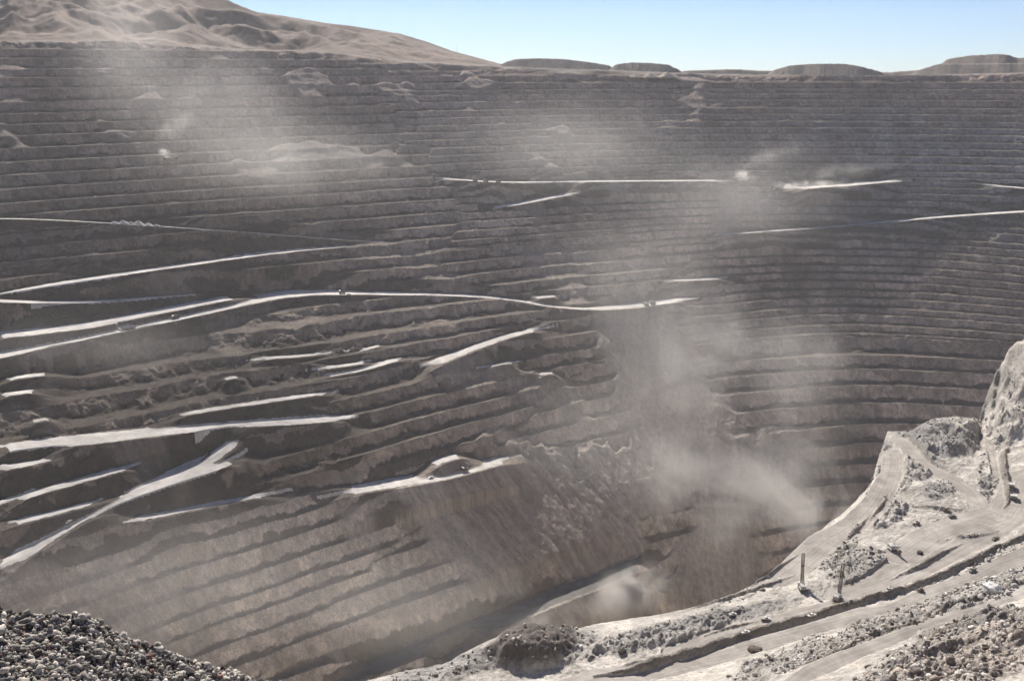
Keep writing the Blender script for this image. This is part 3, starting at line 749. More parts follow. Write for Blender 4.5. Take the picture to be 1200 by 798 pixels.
hv.inputs['Color'].default_value = (.90, .885, .87, 1); hv.inputs['Density'].default_value = HAZE if 'HAZE' in globals() else 0.000022; hv.inputs['Anisotropy'].default_value = .35
E_ = 9000.0
hz = box('haze', (-E_, -E_, min(float(ZF.min()), float(ZN.min())) - 1.0), (E_, E_, float(ZF.max()) + 30), hm); hz['kind'] = 'stuff'
# ------------------------------------------------------------------ loose rock
def ico():
    p = (1 + 5 ** .5) / 2
    v = np.array([(-1,p,0),(1,p,0),(-1,-p,0),(1,-p,0),(0,-1,p),(0,1,p),(0,-1,-p),(0,1,-p),(p,0,-1),(p,0,1),(-p,0,-1),(-p,0,1)]) / math.hypot(1, p)
    f = np.array([(0,11,5),(0,5,1),(0,1,7),(0,7,10),(0,10,11),(1,5,9),(5,11,4),(11,10,2),(10,7,6),(7,1,8),(3,9,4),(3,4,2),(3,2,6),(3,6,8),(3,8,9),(4,9,5),(2,4,11),(6,2,10),(8,6,7),(9,8,1)])
    return v, f
IV, IF = ico()
def rocks_mesh(name, C, size, tints, mat, kind, flat=.62):
    n = len(C)
    V = np.repeat(IV[None], n, 0) * (1 + rng.uniform(-.5, .35, (n, 12, 1)))
    V = np.clip(V, -.52, .52) * 1.55
    V = V * np.stack([rng.uniform(.7, 1.5, n), rng.uniform(.6, 1.1, n), rng.uniform(.3, .75, n) * flat / .62], 1)[:, None, :]
    q = rng.normal(size=(n, 4)); q[:, 1:3] *= .45; q /= np.linalg.norm(q, axis=1, keepdims=True)
    w_, x, y, z = q.T
    Rm = np.stack([1-2*(y*y+z*z), 2*(x*y-z*w_), 2*(x*z+y*w_), 2*(x*y+z*w_), 1-2*(x*x+z*z), 2*(y*z-x*w_), 2*(x*z-y*w_), 2*(y*z+x*w_), 1-2*(x*x+y*y)], 1).reshape(n, 3, 3)
    V = np.einsum('nij,nkj->nki', Rm, V) * size[:, None, None] + C[:, None, :]
    Fc = (IF[None] + (np.arange(n) * 12)[:, None, None]).reshape(-1, 3)
    me = bpy.data.meshes.new(name); V = V.reshape(-1, 3).astype(np.float32)
    me.vertices.add(len(V)); me.vertices.foreach_set('co', V.ravel()); me.loops.add(len(Fc) * 3); me.polygons.add(len(Fc))
    me.loops.foreach_set('vertex_index', Fc.ravel().astype(np.int32)); me.polygons.foreach_set('loop_start', np.arange(0, len(Fc) * 3, 3, dtype=np.int32)); me.update(calc_edges=True)
    at = me.attributes.new('tint', 'FLOAT_COLOR', 'POINT'); c = np.ones((n, 12, 4), np.float32); c[..., :3] = tints[:, None, :]; at.data.foreach_set('color', c.ravel())
    me.materials.append(mat); o = bpy.data.objects.new(name, me); col.objects.link(o); o['kind'] = kind
    return o
def stone_material(name, sc_=1.0):
    m, t, b = newmat(name)
    pos = t.add('ShaderNodeNewGeometry').outputs['Position']; tint = t.add('ShaderNodeAttribute', attribute_name='tint').outputs['Color']
    t.link(gain(t, t.ramp(t.noise(pos, 9 * sc_, 5, .7), .3, .7), tint, .65, 1.3), b.inputs['Base Color'])
    bp = t.add('ShaderNodeBump'); bp.inputs['Strength'].default_value = .5; bp.inputs['Distance'].default_value = .03 / sc_
    t.link(t.noise(pos, 14 * sc_, 5, .7), bp.inputs['Height']); t.link(bp.outputs[0], b.inputs['Normal'])
    return m
M_STONE = stone_material('broken_stone', 1.0); M_BIGSTONE = stone_material('boulder_rock', .12)
# heap of stones close to the viewpoint, lower left
CREST = [(-240,760),(-120,738),(-60,728),(0,722),(30,719),(60,717),(90,721),(120,734),(150,747),(190,763),(220,775),(260,787),(320,801),(380,822)]
ca, ct = ray([p[0] for p in CREST], [p[1] for p in CREST]); RC = 26.0
def heap_z(az, r):
    zc = -np.interp(az, ca, ct) * RC
    zc = zc + .22 * gnoise(az * 18, az * 0, 170) + .1 * gnoise(az * 60, az * 0, 171)
    d = r - RC
    return zc + np.where(d > 0, -.9 * d - .02 * d * d, .16 * d) + .16 * gnoise(r * np.sin(az) / 1.6, r * np.cos(az) / 1.6, 172) + .07 * gnoise(r * np.sin(az) / .5, r * np.cos(az) / .5, 173)
ga = np.linspace(ca[0], ca[-1], 260); gr_ = np.linspace(RC - 9, RC + 14, 190)
GA, GR = np.meshgrid(ga, gr_, indexing='ij'); GZ = heap_z(GA, GR)
M_HEAP = road_material('heap_grit', (.26, .235, .205), (.15, .135, .12), .8)
hp = grid_mesh('rubble_slope', GR * np.sin(GA), GR * np.cos(GA), GZ, np.ones((GA.shape[0]-1, GA.shape[1]-1), bool), M_HEAP)
n = 46000
aa = rng.uniform(ca[0], ca[-1], n); rr2 = RC + np.where(rng.random(n) < .9, rng.uniform(-8, 1.2, n), rng.uniform(0, 8, n))
sz = np.clip(rng.lognormal(math.log(.040), .55, n), .018, .15)
C = np.stack([rr2 * np.sin(aa), rr2 * np.cos(aa), heap_z(aa, rr2) + sz * .22], 1)
tone = rng.uniform(.16, .55, n)[:, None] * np.array([1.0, .90, .78]); red_ = rng.random(n) < .04; tone[red_] = np.array([.22, .13, .10]); dk = rng.random(n) < .16; tone[dk] = np.array([.07, .06, .055])
rocks_mesh('rubble', C, sz, tone, M_STONE, 'stuff')
# blocks scattered over the near slope: more where the ground is rough
def scatter(name, n, rough_min, smin, smax, tones, window):
    vis = (np.abs(AN) < R(32.5)) & (RN > 240) & (RN < ren - 2) & (ROUGH > rough_min) & (RIDN == 0) & (PXN > window[0]) & (PXN < window[2]) & (PYN > window[1]) & (PYN < window[3])
    k = np.nonzero(vis.ravel())[0]; k = rng.choice(k, n)
    jx = rng.uniform(-.6, .6, (n, 2)); s = np.exp(rng.uniform(math.log(smin), math.log(smax), n)) * np.where(rng.random(n) < .06, 1.7, 1.0)
    C = np.stack([XN.ravel()[k] + jx[:, 0], YN.ravel()[k] + jx[:, 1], ZN.ravel()[k] + s * .2], 1)
    t_ = np.array(tones)[rng.integers(0, len(tones), n)] * rng.uniform(.8, 1.2, (n, 1))
    return rocks_mesh(name, C, s, t_, M_BIGSTONE, 'stuff')
scatter('rubble', 1500, .9, .35, 1.9, [(.40,.345,.295),(.28,.225,.185),(.48,.44,.40),(.32,.26,.215),(.13,.105,.09)], (960, 700, 1240, 840))
scatter('rubble', 2300, .8, .4, 1.7, [(.40,.37,.33),(.26,.23,.205),(.48,.45,.41),(.17,.15,.135)], (400, 600, 1240, 840))
scatter('rubble', 1500, .7, .5, 2.0, [(.46,.43,.39),(.34,.315,.285),(.24,.225,.21)], (900, 380, 1240, 700))
# ------------------------------------------------------------------ dust
def dust_material(name, dens, nscale, lo, hi, detail=4, dist=.6, stretch=(1, 1, 1), aniso=.35, ragged=True):
    m = bpy.data.materials.new(name); m.use_nodes = True; t = NT(m); t.n.clear()
    out = t.add('ShaderNodeOutputMaterial'); v = t.add('ShaderNodeVolumePrincipled'); t.link(v.outputs[0], out.inputs['Volume'])
    v.inputs['Color'].default_value = (.93, .885, .835, 1); v.inputs['Anisotropy'].default_value = aniso
    oc = t.add('ShaderNodeTexCoord').outputs['Object']; pos = t.add('ShaderNodeNewGeometry').outputs['Position']
    ln = t.add('ShaderNodeVectorMath', operation='LENGTH'); t.link(oc, ln.inputs[0])
    if not ragged: wob = 0.0
    else: wob = t.math('MULTIPLY_ADD', t.noise(oc, 1.5, 3, .62, .6), 1.3, -.65)
    fall = t.ramp(t.math('ADD', ln.outputs['Value'], wob), .95, .0)
    fall = t.math('MULTIPLY', fall, t.ramp(ln.outputs['Value'], .98, .12))
    nz = t.ramp(t.noise(t.scale(pos, stretch), nscale, detail, .6, dist), lo, hi)
    d = t.math('MULTIPLY', t.math('MULTIPLY', t.math('MULTIPLY', fall, fall), nz), dens)
    t.link(d, v.inputs['Density'])
    return m
def puff(px, py, rad, mat, toward=0.0, up=0.0, tilt=0.0, yaw=0.0):
    x, y, z, r = ground_at(px, py, True)
    k = 1 - toward / r
    me = bpy.data.meshes.new('dust_cloud')
    import bmesh
    bm = bmesh.new(); bmesh.ops.create_icosphere(bm, subdivisions=3, radius=1.0); bm.to_mesh(me); bm.free()
    me.materials.append(mat); o = bpy.data.objects.new('dust_cloud', me); col.objects.link(o)
    o.location = (x * k, y * k, z * k + up); o.scale = rad; o.rotation_euler = (0, tilt, yaw); o['kind'] = 'stuff'
    return o
D = DUST if 'DUST' in globals() else 1.0
m1 = dust_material('pit_dust', .027 * D, .0060, .34, .78, 4, 1.4)
m1b = dust_material('pit_veil', .0095 * D, .0050, .30, .75, 3, 1.4)
m2 = dust_material('thick_dust', .085 * D, .016, .30, .70, 3, .8)
m3 = dust_material('thin_dust', .0023 * D, .0034, .12, .88, 3, 1.4, (1, 1, .7), ragged=False)
m4 = dust_material('road_dust', .13 * D, .030, .36, .74, 3, .6)
m5 = dust_material('ground_dust', .0075 * D, .016, .30, .68, 3, .8)
m6 = dust_material('low_haze', .0022 * D, .0026, .08, .92, 2, 1.0, ragged=False)
puff(885, 585, (330, 190, 220), m1, 170, 10, R(-28))
puff(945, 600, (200, 150, 170), m1, 140, 0)
puff(810, 450, (320, 200, 380), m1b, 150, 30, R(-25))
puff(800, 560, (200, 150, 200), m1, 130, 10, R(-20))
puff(740, 340, (520, 280, 360), m3, 270, 20, R(-15))
puff(700, 520, (420, 260, 280), m3, 230, 20)
puff(930, 460, (260, 180, 320), m1b, 150, 30, R(-20))
puff(738, 700, (140, 80, 95), m2, 70, 10, R(-30))
puff(640, 730, (220, 90, 50), m5, 70, 0, 0, R(40))
puff(150, 80, (300, 240, 420), m3, 260, 60, R(14))
puff(250, 130, (620, 300, 330), m3, 290, 10, R(20))
puff(330, 190, (760, 280, 220), m3, 290, 0)
puff(660, 190, (700, 280, 300), m3, 270, 40)
puff(860, 230, (640, 260, 340), m3, 260, 0)
puff(872, 211, (66, 40, 38), m4, 26, 10)
puff(900, 196, (230, 60, 60), m5, 40, 26, R(-16))
puff(923, 221, (60, 34, 24), m4, 14, 6)
puff(965, 219, (230, 60, 28), m4, 12, 4)
puff(985, 208, (320, 60, 50), m5, 40, 16, R(-8))
puff(193, 182, (30, 24, 24), m4, 12, 5)
puff(204, 160, (170, 60, 60), m5, 30, 20, R(-40))
puff(120, 405, (460, 160, 120), m3, 170, 0)
puff(230, 700, (560, 300, 190), m6, 260, 20)
puff(470, 720, (420, 240, 170), m6, 200, 10)
# ------------------------------------------------------------------ machines
def plain(name, c, rough=.6, metal=0.0):
    m, t, b = newmat(name); oc = t.add('ShaderNodeTexCoord').outputs['Object']
    t.link(t.mix(t.math('MULTIPLY', t.ramp(t.noise(oc, .9, 4, .7), .38, .66), .7), rgb(*c), rgb(.33, .29, .245)), b.inputs['Base Color'])
    b.inputs['Roughness'].default_value = rough; b.inputs['Metallic'].default_value = metal; b.inputs['Specular IOR Level'].default_value = .4
    return m
MC = {k: plain(k, *v) for k, v in {'machine_yellow': ((.20, .135, .06),), 'dark_paint': ((.05,.042,.036),), 'dusty_steel': ((.13, .115, .10), .55, .3), 'dark_steel': ((.045, .04, .037),), 'tyre_rubber': ((.022, .022, .022), .9),
      'white_paint': ((.60, .58, .54), .5), 'red_paint': ((.36, .07, .045), .5), 'window_glass': ((.03, .04, .05), .12), 'lamp_lens': ((.7, .7, .66), .2), 'mast_steel': ((.10, .09, .08), .6), 'grey_paint': ((.35, .345, .335), .5), 'rusty_steel': ((.17, .075, .045), .8)}.items()}
class MB:
    def __init__(s): s.v = []; s.f = []
    def hexa(s, lo, hi, top=None):
        """box from lo to hi; top = (x0, x1, y0, y1) of the upper face when it tapers"""
        x0, y0, z0 = lo; x1, y1, z1 = hi; a, b, c, d = top or (x0, x1, y0, y1); n = len(s.v)
        s.v += [(x0,y0,z0),(x1,y0,z0),(x1,y1,z0),(x0,y1,z0),(a,c,z1),(b,c,z1),(b,d,z1),(a,d,z1)]
        s.f += [tuple(n + i for i in q) for q in ((3,2,1,0),(4,5,6,7),(0,1,5,4),(1,2,6,5),(2,3,7,6),(3,0,4,7))]; return s
    def prism(s, prof, y0, y1):
        """side profile (x, z), counter-clockwise, between y0 and y1"""
        n = len(s.v); k = len(prof)
        s.v += [(x, y0, z) for x, z in prof] + [(x, y1, z) for x, z in prof]
        s.f += [tuple(range(n, n + k)), tuple(range(n + 2 * k - 1, n + k - 1, -1))] + [(n + (i + 1) % k, n + i, n + k + i, n + k + (i + 1) % k) for i in range(k)]; return s
    def bar(s, a, b, r, sides=6, r2=None):
        a = Vector(a); b = Vector(b); d = (b - a).normalized(); u = d.orthogonal().normalized(); w_ = d.cross(u); n = len(s.v); r2 = r if r2 is None else r2
        for p, q in ((a, r), (b, r2)):
            for i in range(sides):
                t_ = 2 * math.pi * (i + .5) / sides; s.v.append(tuple(p + u * math.cos(t_) * q + w_ * math.sin(t_) * q))
        s.f += [tuple(range(n + sides - 1, n - 1, -1)), tuple(range(n + sides, n + 2 * sides))] + [(n + i, n + (i + 1) % sides, n + sides + (i + 1) % sides, n + sides + i) for i in range(sides)]; return s
    def wheel(s, c, r, w_, sides=20):
        x, y, z = c; rings = ((-.5, .80), (-.5, .93), (-.36, 1.0), (.36, 1.0), (.5, .93), (.5, .80)); n = len(s.v)
        for o, q in rings:
            for i in range(sides):
                t_ = 2 * math.pi * i / sides; s.v.append((x + r * q * math.cos(t_), y + o * w_, z + r * q * math.sin(t_)))
        for k in range(5):
            for i in range(sides): s.f.append((n + k*sides + i, n + (k+1)*sides + i, n + (k+1)*sides + (i+1) % sides, n + k*sides + (i+1) % sides))
        s.f += [tuple(range(n, n + sides)), tuple(range(n + 6*sides - 1, n + 5*sides - 1, -1))]; return s
    def build(s, name, mat, parent=None, bev=0.0):
        me = bpy.data.meshes.new(name); me.from_pydata(s.v, [], s.f); me.materials.append(MC[mat] if isinstance(mat, str) else mat)
        import bmesh
        bm = bmesh.new(); bm.from_mesh(me); bmesh.ops.recalc_face_normals(bm, faces=bm.faces)
        if bev: bmesh.ops.bevel(bm, geom=bm.edges[:], offset=bev, segments=1, affect='EDGES', clamp_overlap=True)
        bm.to_mesh(me); bm.free()
        o = bpy.data.objects.new(name, me); col.objects.link(o)
        if parent: o.parent = parent
        return o
def thing(name, cat): 
    o = bpy.data.objects.new(name, None); col.objects.link(o); o['category'] = cat; o.empty_display_size = .5; return o
def kids(o): return [c for c in col.objects if c.parent == o]
def copy_tree(o, parent=None):
    c = o.copy(); col.objects.link(c)
    if parent: c.parent = parent
    for ch in kids(o): copy_tree(ch, c)
    return c
def wheels(root, spots, r, w_, dual=False):
    for (x, y) in spots:
        t_ = MB()
        for o in ((-.55, .55) if dual else (0,)): t_.wheel((x, y + o * w_, r), r, w_)
        tyre = t_.build('wheel', 'tyre_rubber', root)
        sgn = 1 if y > 0 else -1; yo = y + (sgn * .55 * w_ if dual else 0)
        MB().bar((x, yo + sgn * w_ * .30, r), (x, yo + sgn * w_ * .54, r), r * .52, 14, r * .42).build('rim', 'dusty_steel', tyre)
def make_haul_truck(paint):
    root = thing('haul_truck', 'truck')
    MB().hexa((-5.2,-1.5,1.7),(5.6,1.5,2.9)).hexa((-5.0,-2.4,1.5),(-2.4,2.4,2.3)).hexa((3.0,-3.2,1.4),(4.4,3.2,2.2)).build('chassis', 'dusty_steel', root, .08)
    MB().hexa((4.6,-2.3,1.6),(7.0,2.3,4.3),(4.6,6.8,-2.2,2.2)).build('engine_hood', paint, root, .1)
    MB().hexa((7.0,-1.6,1.9),(7.12,1.6,3.9)).build('grille', 'dark_steel', root)
    MB().hexa((4.0,-4.1,4.3),(7.1,4.1,4.55)).hexa((6.4,-4.1,1.4),(6.9,-3.8,4.3)).hexa((6.4,3.8,1.4),(6.9,4.1,4.3)).build('deck', paint, root, .05)
    r = MB()
    for y in (-4.0, 4.0):
        for x in (4.2, 5.6, 7.0): r.bar((x, y, 4.5), (x, y, 5.6), .05)
        r.bar((4.2, y, 5.6), (7.0, y, 5.6), .05)
    r.bar((7.0, -4, 5.6), (7.0, 4, 5.6), .05); r.build('railing', paint, root)
    cab = MB().hexa((4.3,.5,4.55),(6.6,3.2,6.3),(4.3,6.2,.6,3.1)).build('cab', paint, root, .08)
    MB().hexa((6.45,.75,5.2),(6.62,2.95,6.0),(6.32,6.5,.8,2.9)).hexa((4.6,3.13,5.2),(6.2,3.24,6.0)).build('window', 'window_glass', cab)
    bed = MB()
    bed.prism([(-7.0,3.6),(-6.4,3.3),(-2.6,2.95),(3.6,3.9),(3.9,5.9),(3.6,6.0),(3.3,4.2),(-2.6,3.35),(-6.8,4.0)], -3.9, 3.9)
    for s in (-1, 1): bed.prism([(-6.9,3.7),(-2.6,3.0),(3.6,3.9),(3.9,6.3),(-5.6,5.9)], s * 4.1 - .18, s * 4.1 + .18)
    for x in (-5.2,-3.2,-1.2,.8,2.8):
        for s in (-1, 1): bed.hexa((x-.16, s*4.28-.14, 3.7),(x+.16, s*4.28+.14, 5.9))
    bed.hexa((3.4,-4.28,6.0),(7.3,4.28,6.75),(3.4,7.3,-4.2,4.2)).build('dump_body', paint, root, .05)
    MB().hexa((-.8,2.0,1.3),(1.6,3.4,2.8)).build('fuel_tank', 'dusty_steel', root, .15)
    l = MB()
    for y in (-3.4,-2.8): l.bar((7.15, y, .8), (7.05, y, 4.4), .06)
    for k in range(8): l.bar((7.12, -3.4, 1.0 + k*.42), (7.12, -2.8, 1.0 + k*.42), .05)
    l.build('ladder', 'dusty_steel', root)
    for y in (-2.0, 2.0): MB().bar((6.95, y, 2.2), (7.2, y, 2.2), .26, 10).build('headlight', 'lamp_lens', root)
    wheels(root, [(3.9,-3.1),(3.9,3.1)], 1.75, 1.25); wheels(root, [(-3.7,-2.75),(-3.7,2.75)], 1.75, 1.1, True)
    return root
def make_pickup(paint):
    root = thing('pickup_truck', 'pickup')
    MB().prism([(-2.6,.55),(2.6,.55),(2.65,1.0),(1.2,1.12),(.9,1.15),(-.5,1.2),(-2.6,1.2)], -.92, .92).hexa((-2.55,-.9,1.2),(-.62,-.82,1.4)).hexa((-2.55,.82,1.2),(-.62,.9,1.4)).hexa((-2.6,-.9,1.2),(-2.5,.9,1.4)).build('body', paint, root, .05)
    cab = MB().hexa((-.7,-.85,1.15),(1.35,.85,1.85),(-.55,.7,-.72,.72)).build('cab', paint, root, .05)
    MB().hexa((1.0,-.72,1.28),(1.36,.72,1.74),(.76,.9,-.66,.66)).hexa((-.5,-.86,1.3),(.9,.86,1.72),(-.4,.62,-.79,.79)).build('window', 'window_glass', cab)
    wheels(root, [(1.65,-.8),(1.65,.8),(-1.6,-.8),(-1.6,.8)], .4, .28)
    for y in (-.65, .65): MB().hexa((2.6, y-.18, .78),(2.68, y+.18, .95)).build('headlight', 'lamp_lens', root)
    MB().bar((-.62,.5,1.3),(-.62,.5,3.6),.03).hexa((-.68,.18,3.2),(-.60,.5,3.6)).build('flag', 'red_paint', root)
    return root
def crawler(root, L, W, w_, h):
    for s in (-1, 1):
        n = 7; prof = []
        for k in range(n): a = -math.pi/2 + math.pi * k / (n-1); prof.append((L/2 - h/2 + h/2*math.cos(a), h/2 + h/2*math.sin(a)))
        for k in range(n): a = math.pi/2 + math.pi * k / (n-1); prof.append((-L/2 + h/2 + h/2*math.cos(a), h/2 + h/2*math.sin(a)))
        MB().prism(prof, s*W/2 - w_/2, s*W/2 + w_/2).build('crawler_track', 'dark_steel', root)
def lattice(mb, a, b, w_, n, r):
    a = Vector(a); b = Vector(b); d = (b - a).normalized(); u = Vector((0, 1, 0)); v = d.cross(u).normalized(); P = []
    for k in range(n + 1):
        c = a + (b - a) * (k / n); P.append([c + u*sx*w_/2 + v*sy*w_/2 for sx, sy in ((-1,-1),(1,-1),(1,1),(-1,1))])
    for q in range(4): mb.bar(P[0][q], P[-1][q], r, 4)
    for k in range(n):
        for q in range(4):
            mb.bar(P[k][q], P[k+1][(q+1) % 4], r*.6, 4); mb.bar(P[k+1][q], P[k+1][(q+1) % 4], r*.6, 4)
    return mb
def make_rope_shovel(paint):
    root = thing('mining_shovel', 'shovel')
    crawler(root, 9.0, 7.2, 1.8, 2.0)
    MB().hexa((-3.5,-2.7,1.2),(3.5,2.7,2.2)).bar((0,0,2.0),(0,0,2.8),3.0,18).build('turntable', 'dark_steel', root)
    MB().hexa((-8.2,-4.2,2.8),(3.2,4.2,3.3)).hexa((-8.0,-3.4,3.3),(1.6,3.4,7.2),(-7.6,1.4,-3.3,3.3)).build('machinery_house', paint, root, .1)
    cab = MB().hexa((1.0,1.8,5.6),(3.8,4.2,8.0)).hexa((1.0,2.2,3.3),(3.0,4.0,5.6)).build('cab', paint, root, .08)
    MB().hexa((3.8,2.0,6.4),(3.88,4.0,7.7)).hexa((1.5,4.2,6.4),(3.5,4.28,7.7)).build('window', 'window_glass', cab)
    MB().prism([(2.6,2.9),(3.6,2.7),(14.4,12.0),(14.0,12.8),(3.0,5.0)], -1.1, 1.1).bar((14.3,-1.0,12.5),(14.3,1.0,12.5),1.0,14).build('boom', paint, root, .05)
    g = MB()
    for s in (-1, 1): g.bar((-1.5,s*1.8,7.2),(1.0,s*.9,11.6),.22).bar((2.2,s*1.8,6.6),(1.0,s*.9,11.6),.22).bar((1.0,s*.8,11.6),(14.2,s*.8,12.6),.09)
    g.build('gantry', 'dark_steel', root)
    MB().hexa((7.0,-1.8,6.6),(13.4,-1.2,7.4)).hexa((7.0,1.2,6.6),(13.4,1.8,7.4)).build('dipper_arm', 'dusty_steel', root, .05)
    MB().prism([(12.8,3.6),(15.6,3.4),(16.6,5.6),(16.2,7.6),(13.0,7.8)], -2.0, 2.0).bar((14.4,-.8,7.8),(14.4,-.8,11.7),.09).bar((14.4,.8,7.8),(14.4,.8,11.7),.09).build('dipper', 'dark_steel', root, .08)
    return root
def make_loader(paint):
    root = thing('wheel_loader', 'loader')
    MB().hexa((-4.6,-1.4,1.2),(-.2,1.4,3.1),(-4.4,-.3,-1.2,1.2)).hexa((-.2,-.9,1.2),(2.6,.9,2.3)).build('body', paint, root, .1)
    cab = MB().hexa((-1.4,-1.0,3.1),(.5,1.0,4.9),(-1.2,.3,-.9,.9)).build('cab', paint, root, .08)
    MB().hexa((-1.2,-1.02,3.5),(.52,1.02,4.6),(-1.1,.38,-.95,.95)).build('window', 'window_glass', cab)
    a = MB()
    for s in (-1, 1): a.prism([(1.2,2.4),(1.5,1.9),(5.0,1.1),(5.2,1.6)], s*.9-.18, s*.9+.18)
    a.build('lift_arm', paint, root)
    MB().prism([(4.8,.3),(6.6,.15),(6.6,.4),(5.2,.7),(5.2,1.9),(6.1,2.5),(5.9,2.7),(4.8,2.2)], -2.2, 2.2).build('bucket', 'dark_steel', root)
    wheels(root, [(1.9,-1.7),(1.9,1.7),(-2.6,-1.7),(-2.6,1.7)], 1.15, .85)
    return root
def make_dozer(paint):
    root = thing('bulldozer', 'bulldozer')
    crawler(root, 5.4, 3.4, .8, 1.5)
    MB().hexa((-2.4,-1.2,.9),(2.4,1.2,2.4)).hexa((.3,-.9,2.4),(2.3,.9,3.0)).build('body', paint, root, .1)
    cab = MB().hexa((-2.0,-1.2,2.4),(.2,1.2,4.0),(-1.8,0,-1.1,1.1)).build('cab', paint, root, .06)
    MB().hexa((-1.8,-1.22,2.9),(.18,1.22,3.7),(-1.7,.07,-1.17,1.17)).build('window', 'window_glass', cab)
    MB().prism([(3.6,.1),(3.9,.1),(3.55,.9),(3.9,1.8),(3.6,1.8),(3.3,.9)], -2.5, 2.5).hexa((1.0,-2.0,.6),(3.5,-1.8,.9)).hexa((1.0,1.8,.6),(3.5,2.0,.9)).build('blade', 'dusty_steel', root)
    MB().prism([(-3.9,.2),(-3.6,.1),(-3.2,1.7),(-3.5,1.8)], -.2, .2).hexa((-3.5,-.6,1.2),(-2.4,.6,1.6)).build('ripper', 'dark_steel', root)
    wheels_ = None
    return root
def make_drill():
    root = thing('drill_rig', 'drill rig')
    crawler(root, 8.5, 5.4, 1.2, 1.7)
    MB().hexa((-8.5,-3.2,1.9),(7.0,3.2,2.6)).build('deck', 'dusty_steel', root, .08)
    MB().hexa((-8.0,-2.4,2.6),(2.0,2.4,5.6),(-7.8,1.9,-2.2,2.2)).build('machinery_house', 'grey_paint', root, .12)
    cab = MB().hexa((3.6,1.2,2.6),(6.4,3.1,5.2)).build('cab', 'white_paint', root, .08)
    MB().hexa((6.4,1.4,3.5),(6.48,2.9,4.9)).hexa((3.9,3.1,3.5),(6.1,3.18,4.9)).build('window', 'window_glass', cab)
    m = lattice(MB(), (5.2, -.4, 1.6), (5.2, -.4, 33.0), 2.3, 14, .24); m.hexa((4.0,-1.6,32.8),(6.4,.8,33.6)); m.build('mast', 'mast_steel', root)
    MB().bar((5.2,-.4,.2),(5.2,-.4,27.0),.30,10).build('drill_pipe', 'rusty_steel', root)
    MB().hexa((4.5,-1.1,20.0),(5.9,.3,22.4)).build('rotary_head', 'dark_steel', root, .06)
    b = MB()
    for s in (-1.5, .7): b.bar((-2.5, s, 5.5), (4.6, s, 15.5), .18)
    b.build('mast_brace', 'mast_steel', root)
    for x in (-7.2, 6.0):
        for y in (-2.8, 2.8): MB().bar((x,y,.15),(x,y,2.4),.28,8).bar((x,y,0),(x,y,.18),.65,10).build('jack', 'dusty_steel', root)
    MB().bar((-3,-1.4,5.5),(-3,-1.4,6.8),.22,8).build('exhaust', 'dark_steel', root)
    return root
def place(o, px, py, to=None, far=False, label='', group=None, yaw=None, sink=.05, size=1.0):
    x, y, z, r = ground_at(px, py, far)
    if to is not None:
        x2, y2, z2, r2 = ground_at(to[0], to[1], far); yaw = math.atan2(y2 - y, x2 - x)
        d = math.hypot(x2 - x, y2 - y); pitch = -math.atan2(z2 - z, d) if d > 1 else 0
        pitch = max(-.16, min(.16, pitch))
    else: pitch = 0
    o.location = (x, y, z - sink); o.rotation_euler = (0, pitch, yaw or 0); o.scale = (size,) * 3; o['label'] = label
    if group: o['group'] = group
    return o
PROTO = {}
def get(kind, paint):
    key = (kind.__name__, paint)
    if key not in PROTO: PROTO[key] = kind(paint); return PROTO[key]
    return copy_tree(PROTO[key])
G1 = 'haul trucks on the mine roads'; G2 = 'light vehicles on the mine roads'; G3 = 'shovels at work in the pit'; G4 = 'drill rigs on the pale shelf'
Y_, W_ = 'machine_yellow', 'white_paint'
TR = [ (206,373,(170,381),True,'dark_paint','dark haul truck driving down the broad double haul road at left'),
 (401,344,(360,344),True,'dark_paint','haul truck with a lit canopy just right of where the broad left roads join'),
 (557,213,(530,211),True,'dark_paint','largest and leftmost haul truck of the row on the high far road'),
 (569.5,213.5,(545,212),True,'dark_paint','middle haul truck of the row of three on the high far road'),
 (584,214,(560,213),True,'dark_paint','right haul truck of the row of three on the high far road'),
 (871,214,(850,212),True,'red_paint','reddish haul truck inside the small dust puff on the high far road'),
 (912,222,(900,222),True,'dark_paint','haul truck leading the long white dust trail on the far wall'),
 (765,357,(790,352),True,'dark_paint','haul truck waiting beside the shovel on the sunlit mid wall ledge'),
 (545,551,(520,556),True,'dark_paint','dark haul truck on the pale ledge road above the slide'),
 (1184.5,570,(1186,590),False,W_,'upper of two pale haul trucks on the tan ramp at the right edge'),
 (1187.5,584,(1189,604),False,W_,'lower of two pale haul trucks on the tan ramp at the right edge')]
for px, py, to, far, pt, lab in TR: place(get(make_haul_truck, pt), px, py, to, far, lab, G1, size=1.0 if far else .74)
PK = [ (1166.5,632,(1140,640),False,'dusty_steel','dark vehicle turning at the bend of the shelf road on the right'),
 (1042,692,(1020,700),False,'grey_paint','dust coated vehicle on the shelf road right of the drill rigs'),
 (951,722,(930,726),False,W_,'white vehicle parked by the long earth bank in front of the drill rigs'),
 (409,345.5,(430,345),True,W_,'small vehicle just right of the haul truck at the left road junction'),
 (601,216,(590,215),True,W_,'small vehicle trailing the row of trucks on the high far road'),
 (81,612,(70,620),True,W_,'small vehicle on the wide sunlit ramp at lower left'),
 (505,560,(485,564),True,W_,'small vehicle left of the haul truck on the pale ledge road'),
 (1146,499,(1152,512),False,W_,'small vehicle on the narrow ramp down the grey knoll'),
 (858,721,(872,718),False,W_,'white pickup near the rim of the shelf left of the drill rigs'),
 (873,742,(885,739),False,W_,'white pickup on the reddish patch beside the long earth bank'),
 (897,726,(912,726),False,W_,'white vehicle at the left end of the thin straight bank'),
 (1139.5,669,(1120,678),False,'dusty_steel','dark pickup below the long earth bank at right'),
 (1116,606,(1130,604),False,'dusty_steel','small dark vehicle just below the bulldozer on the shelf')]
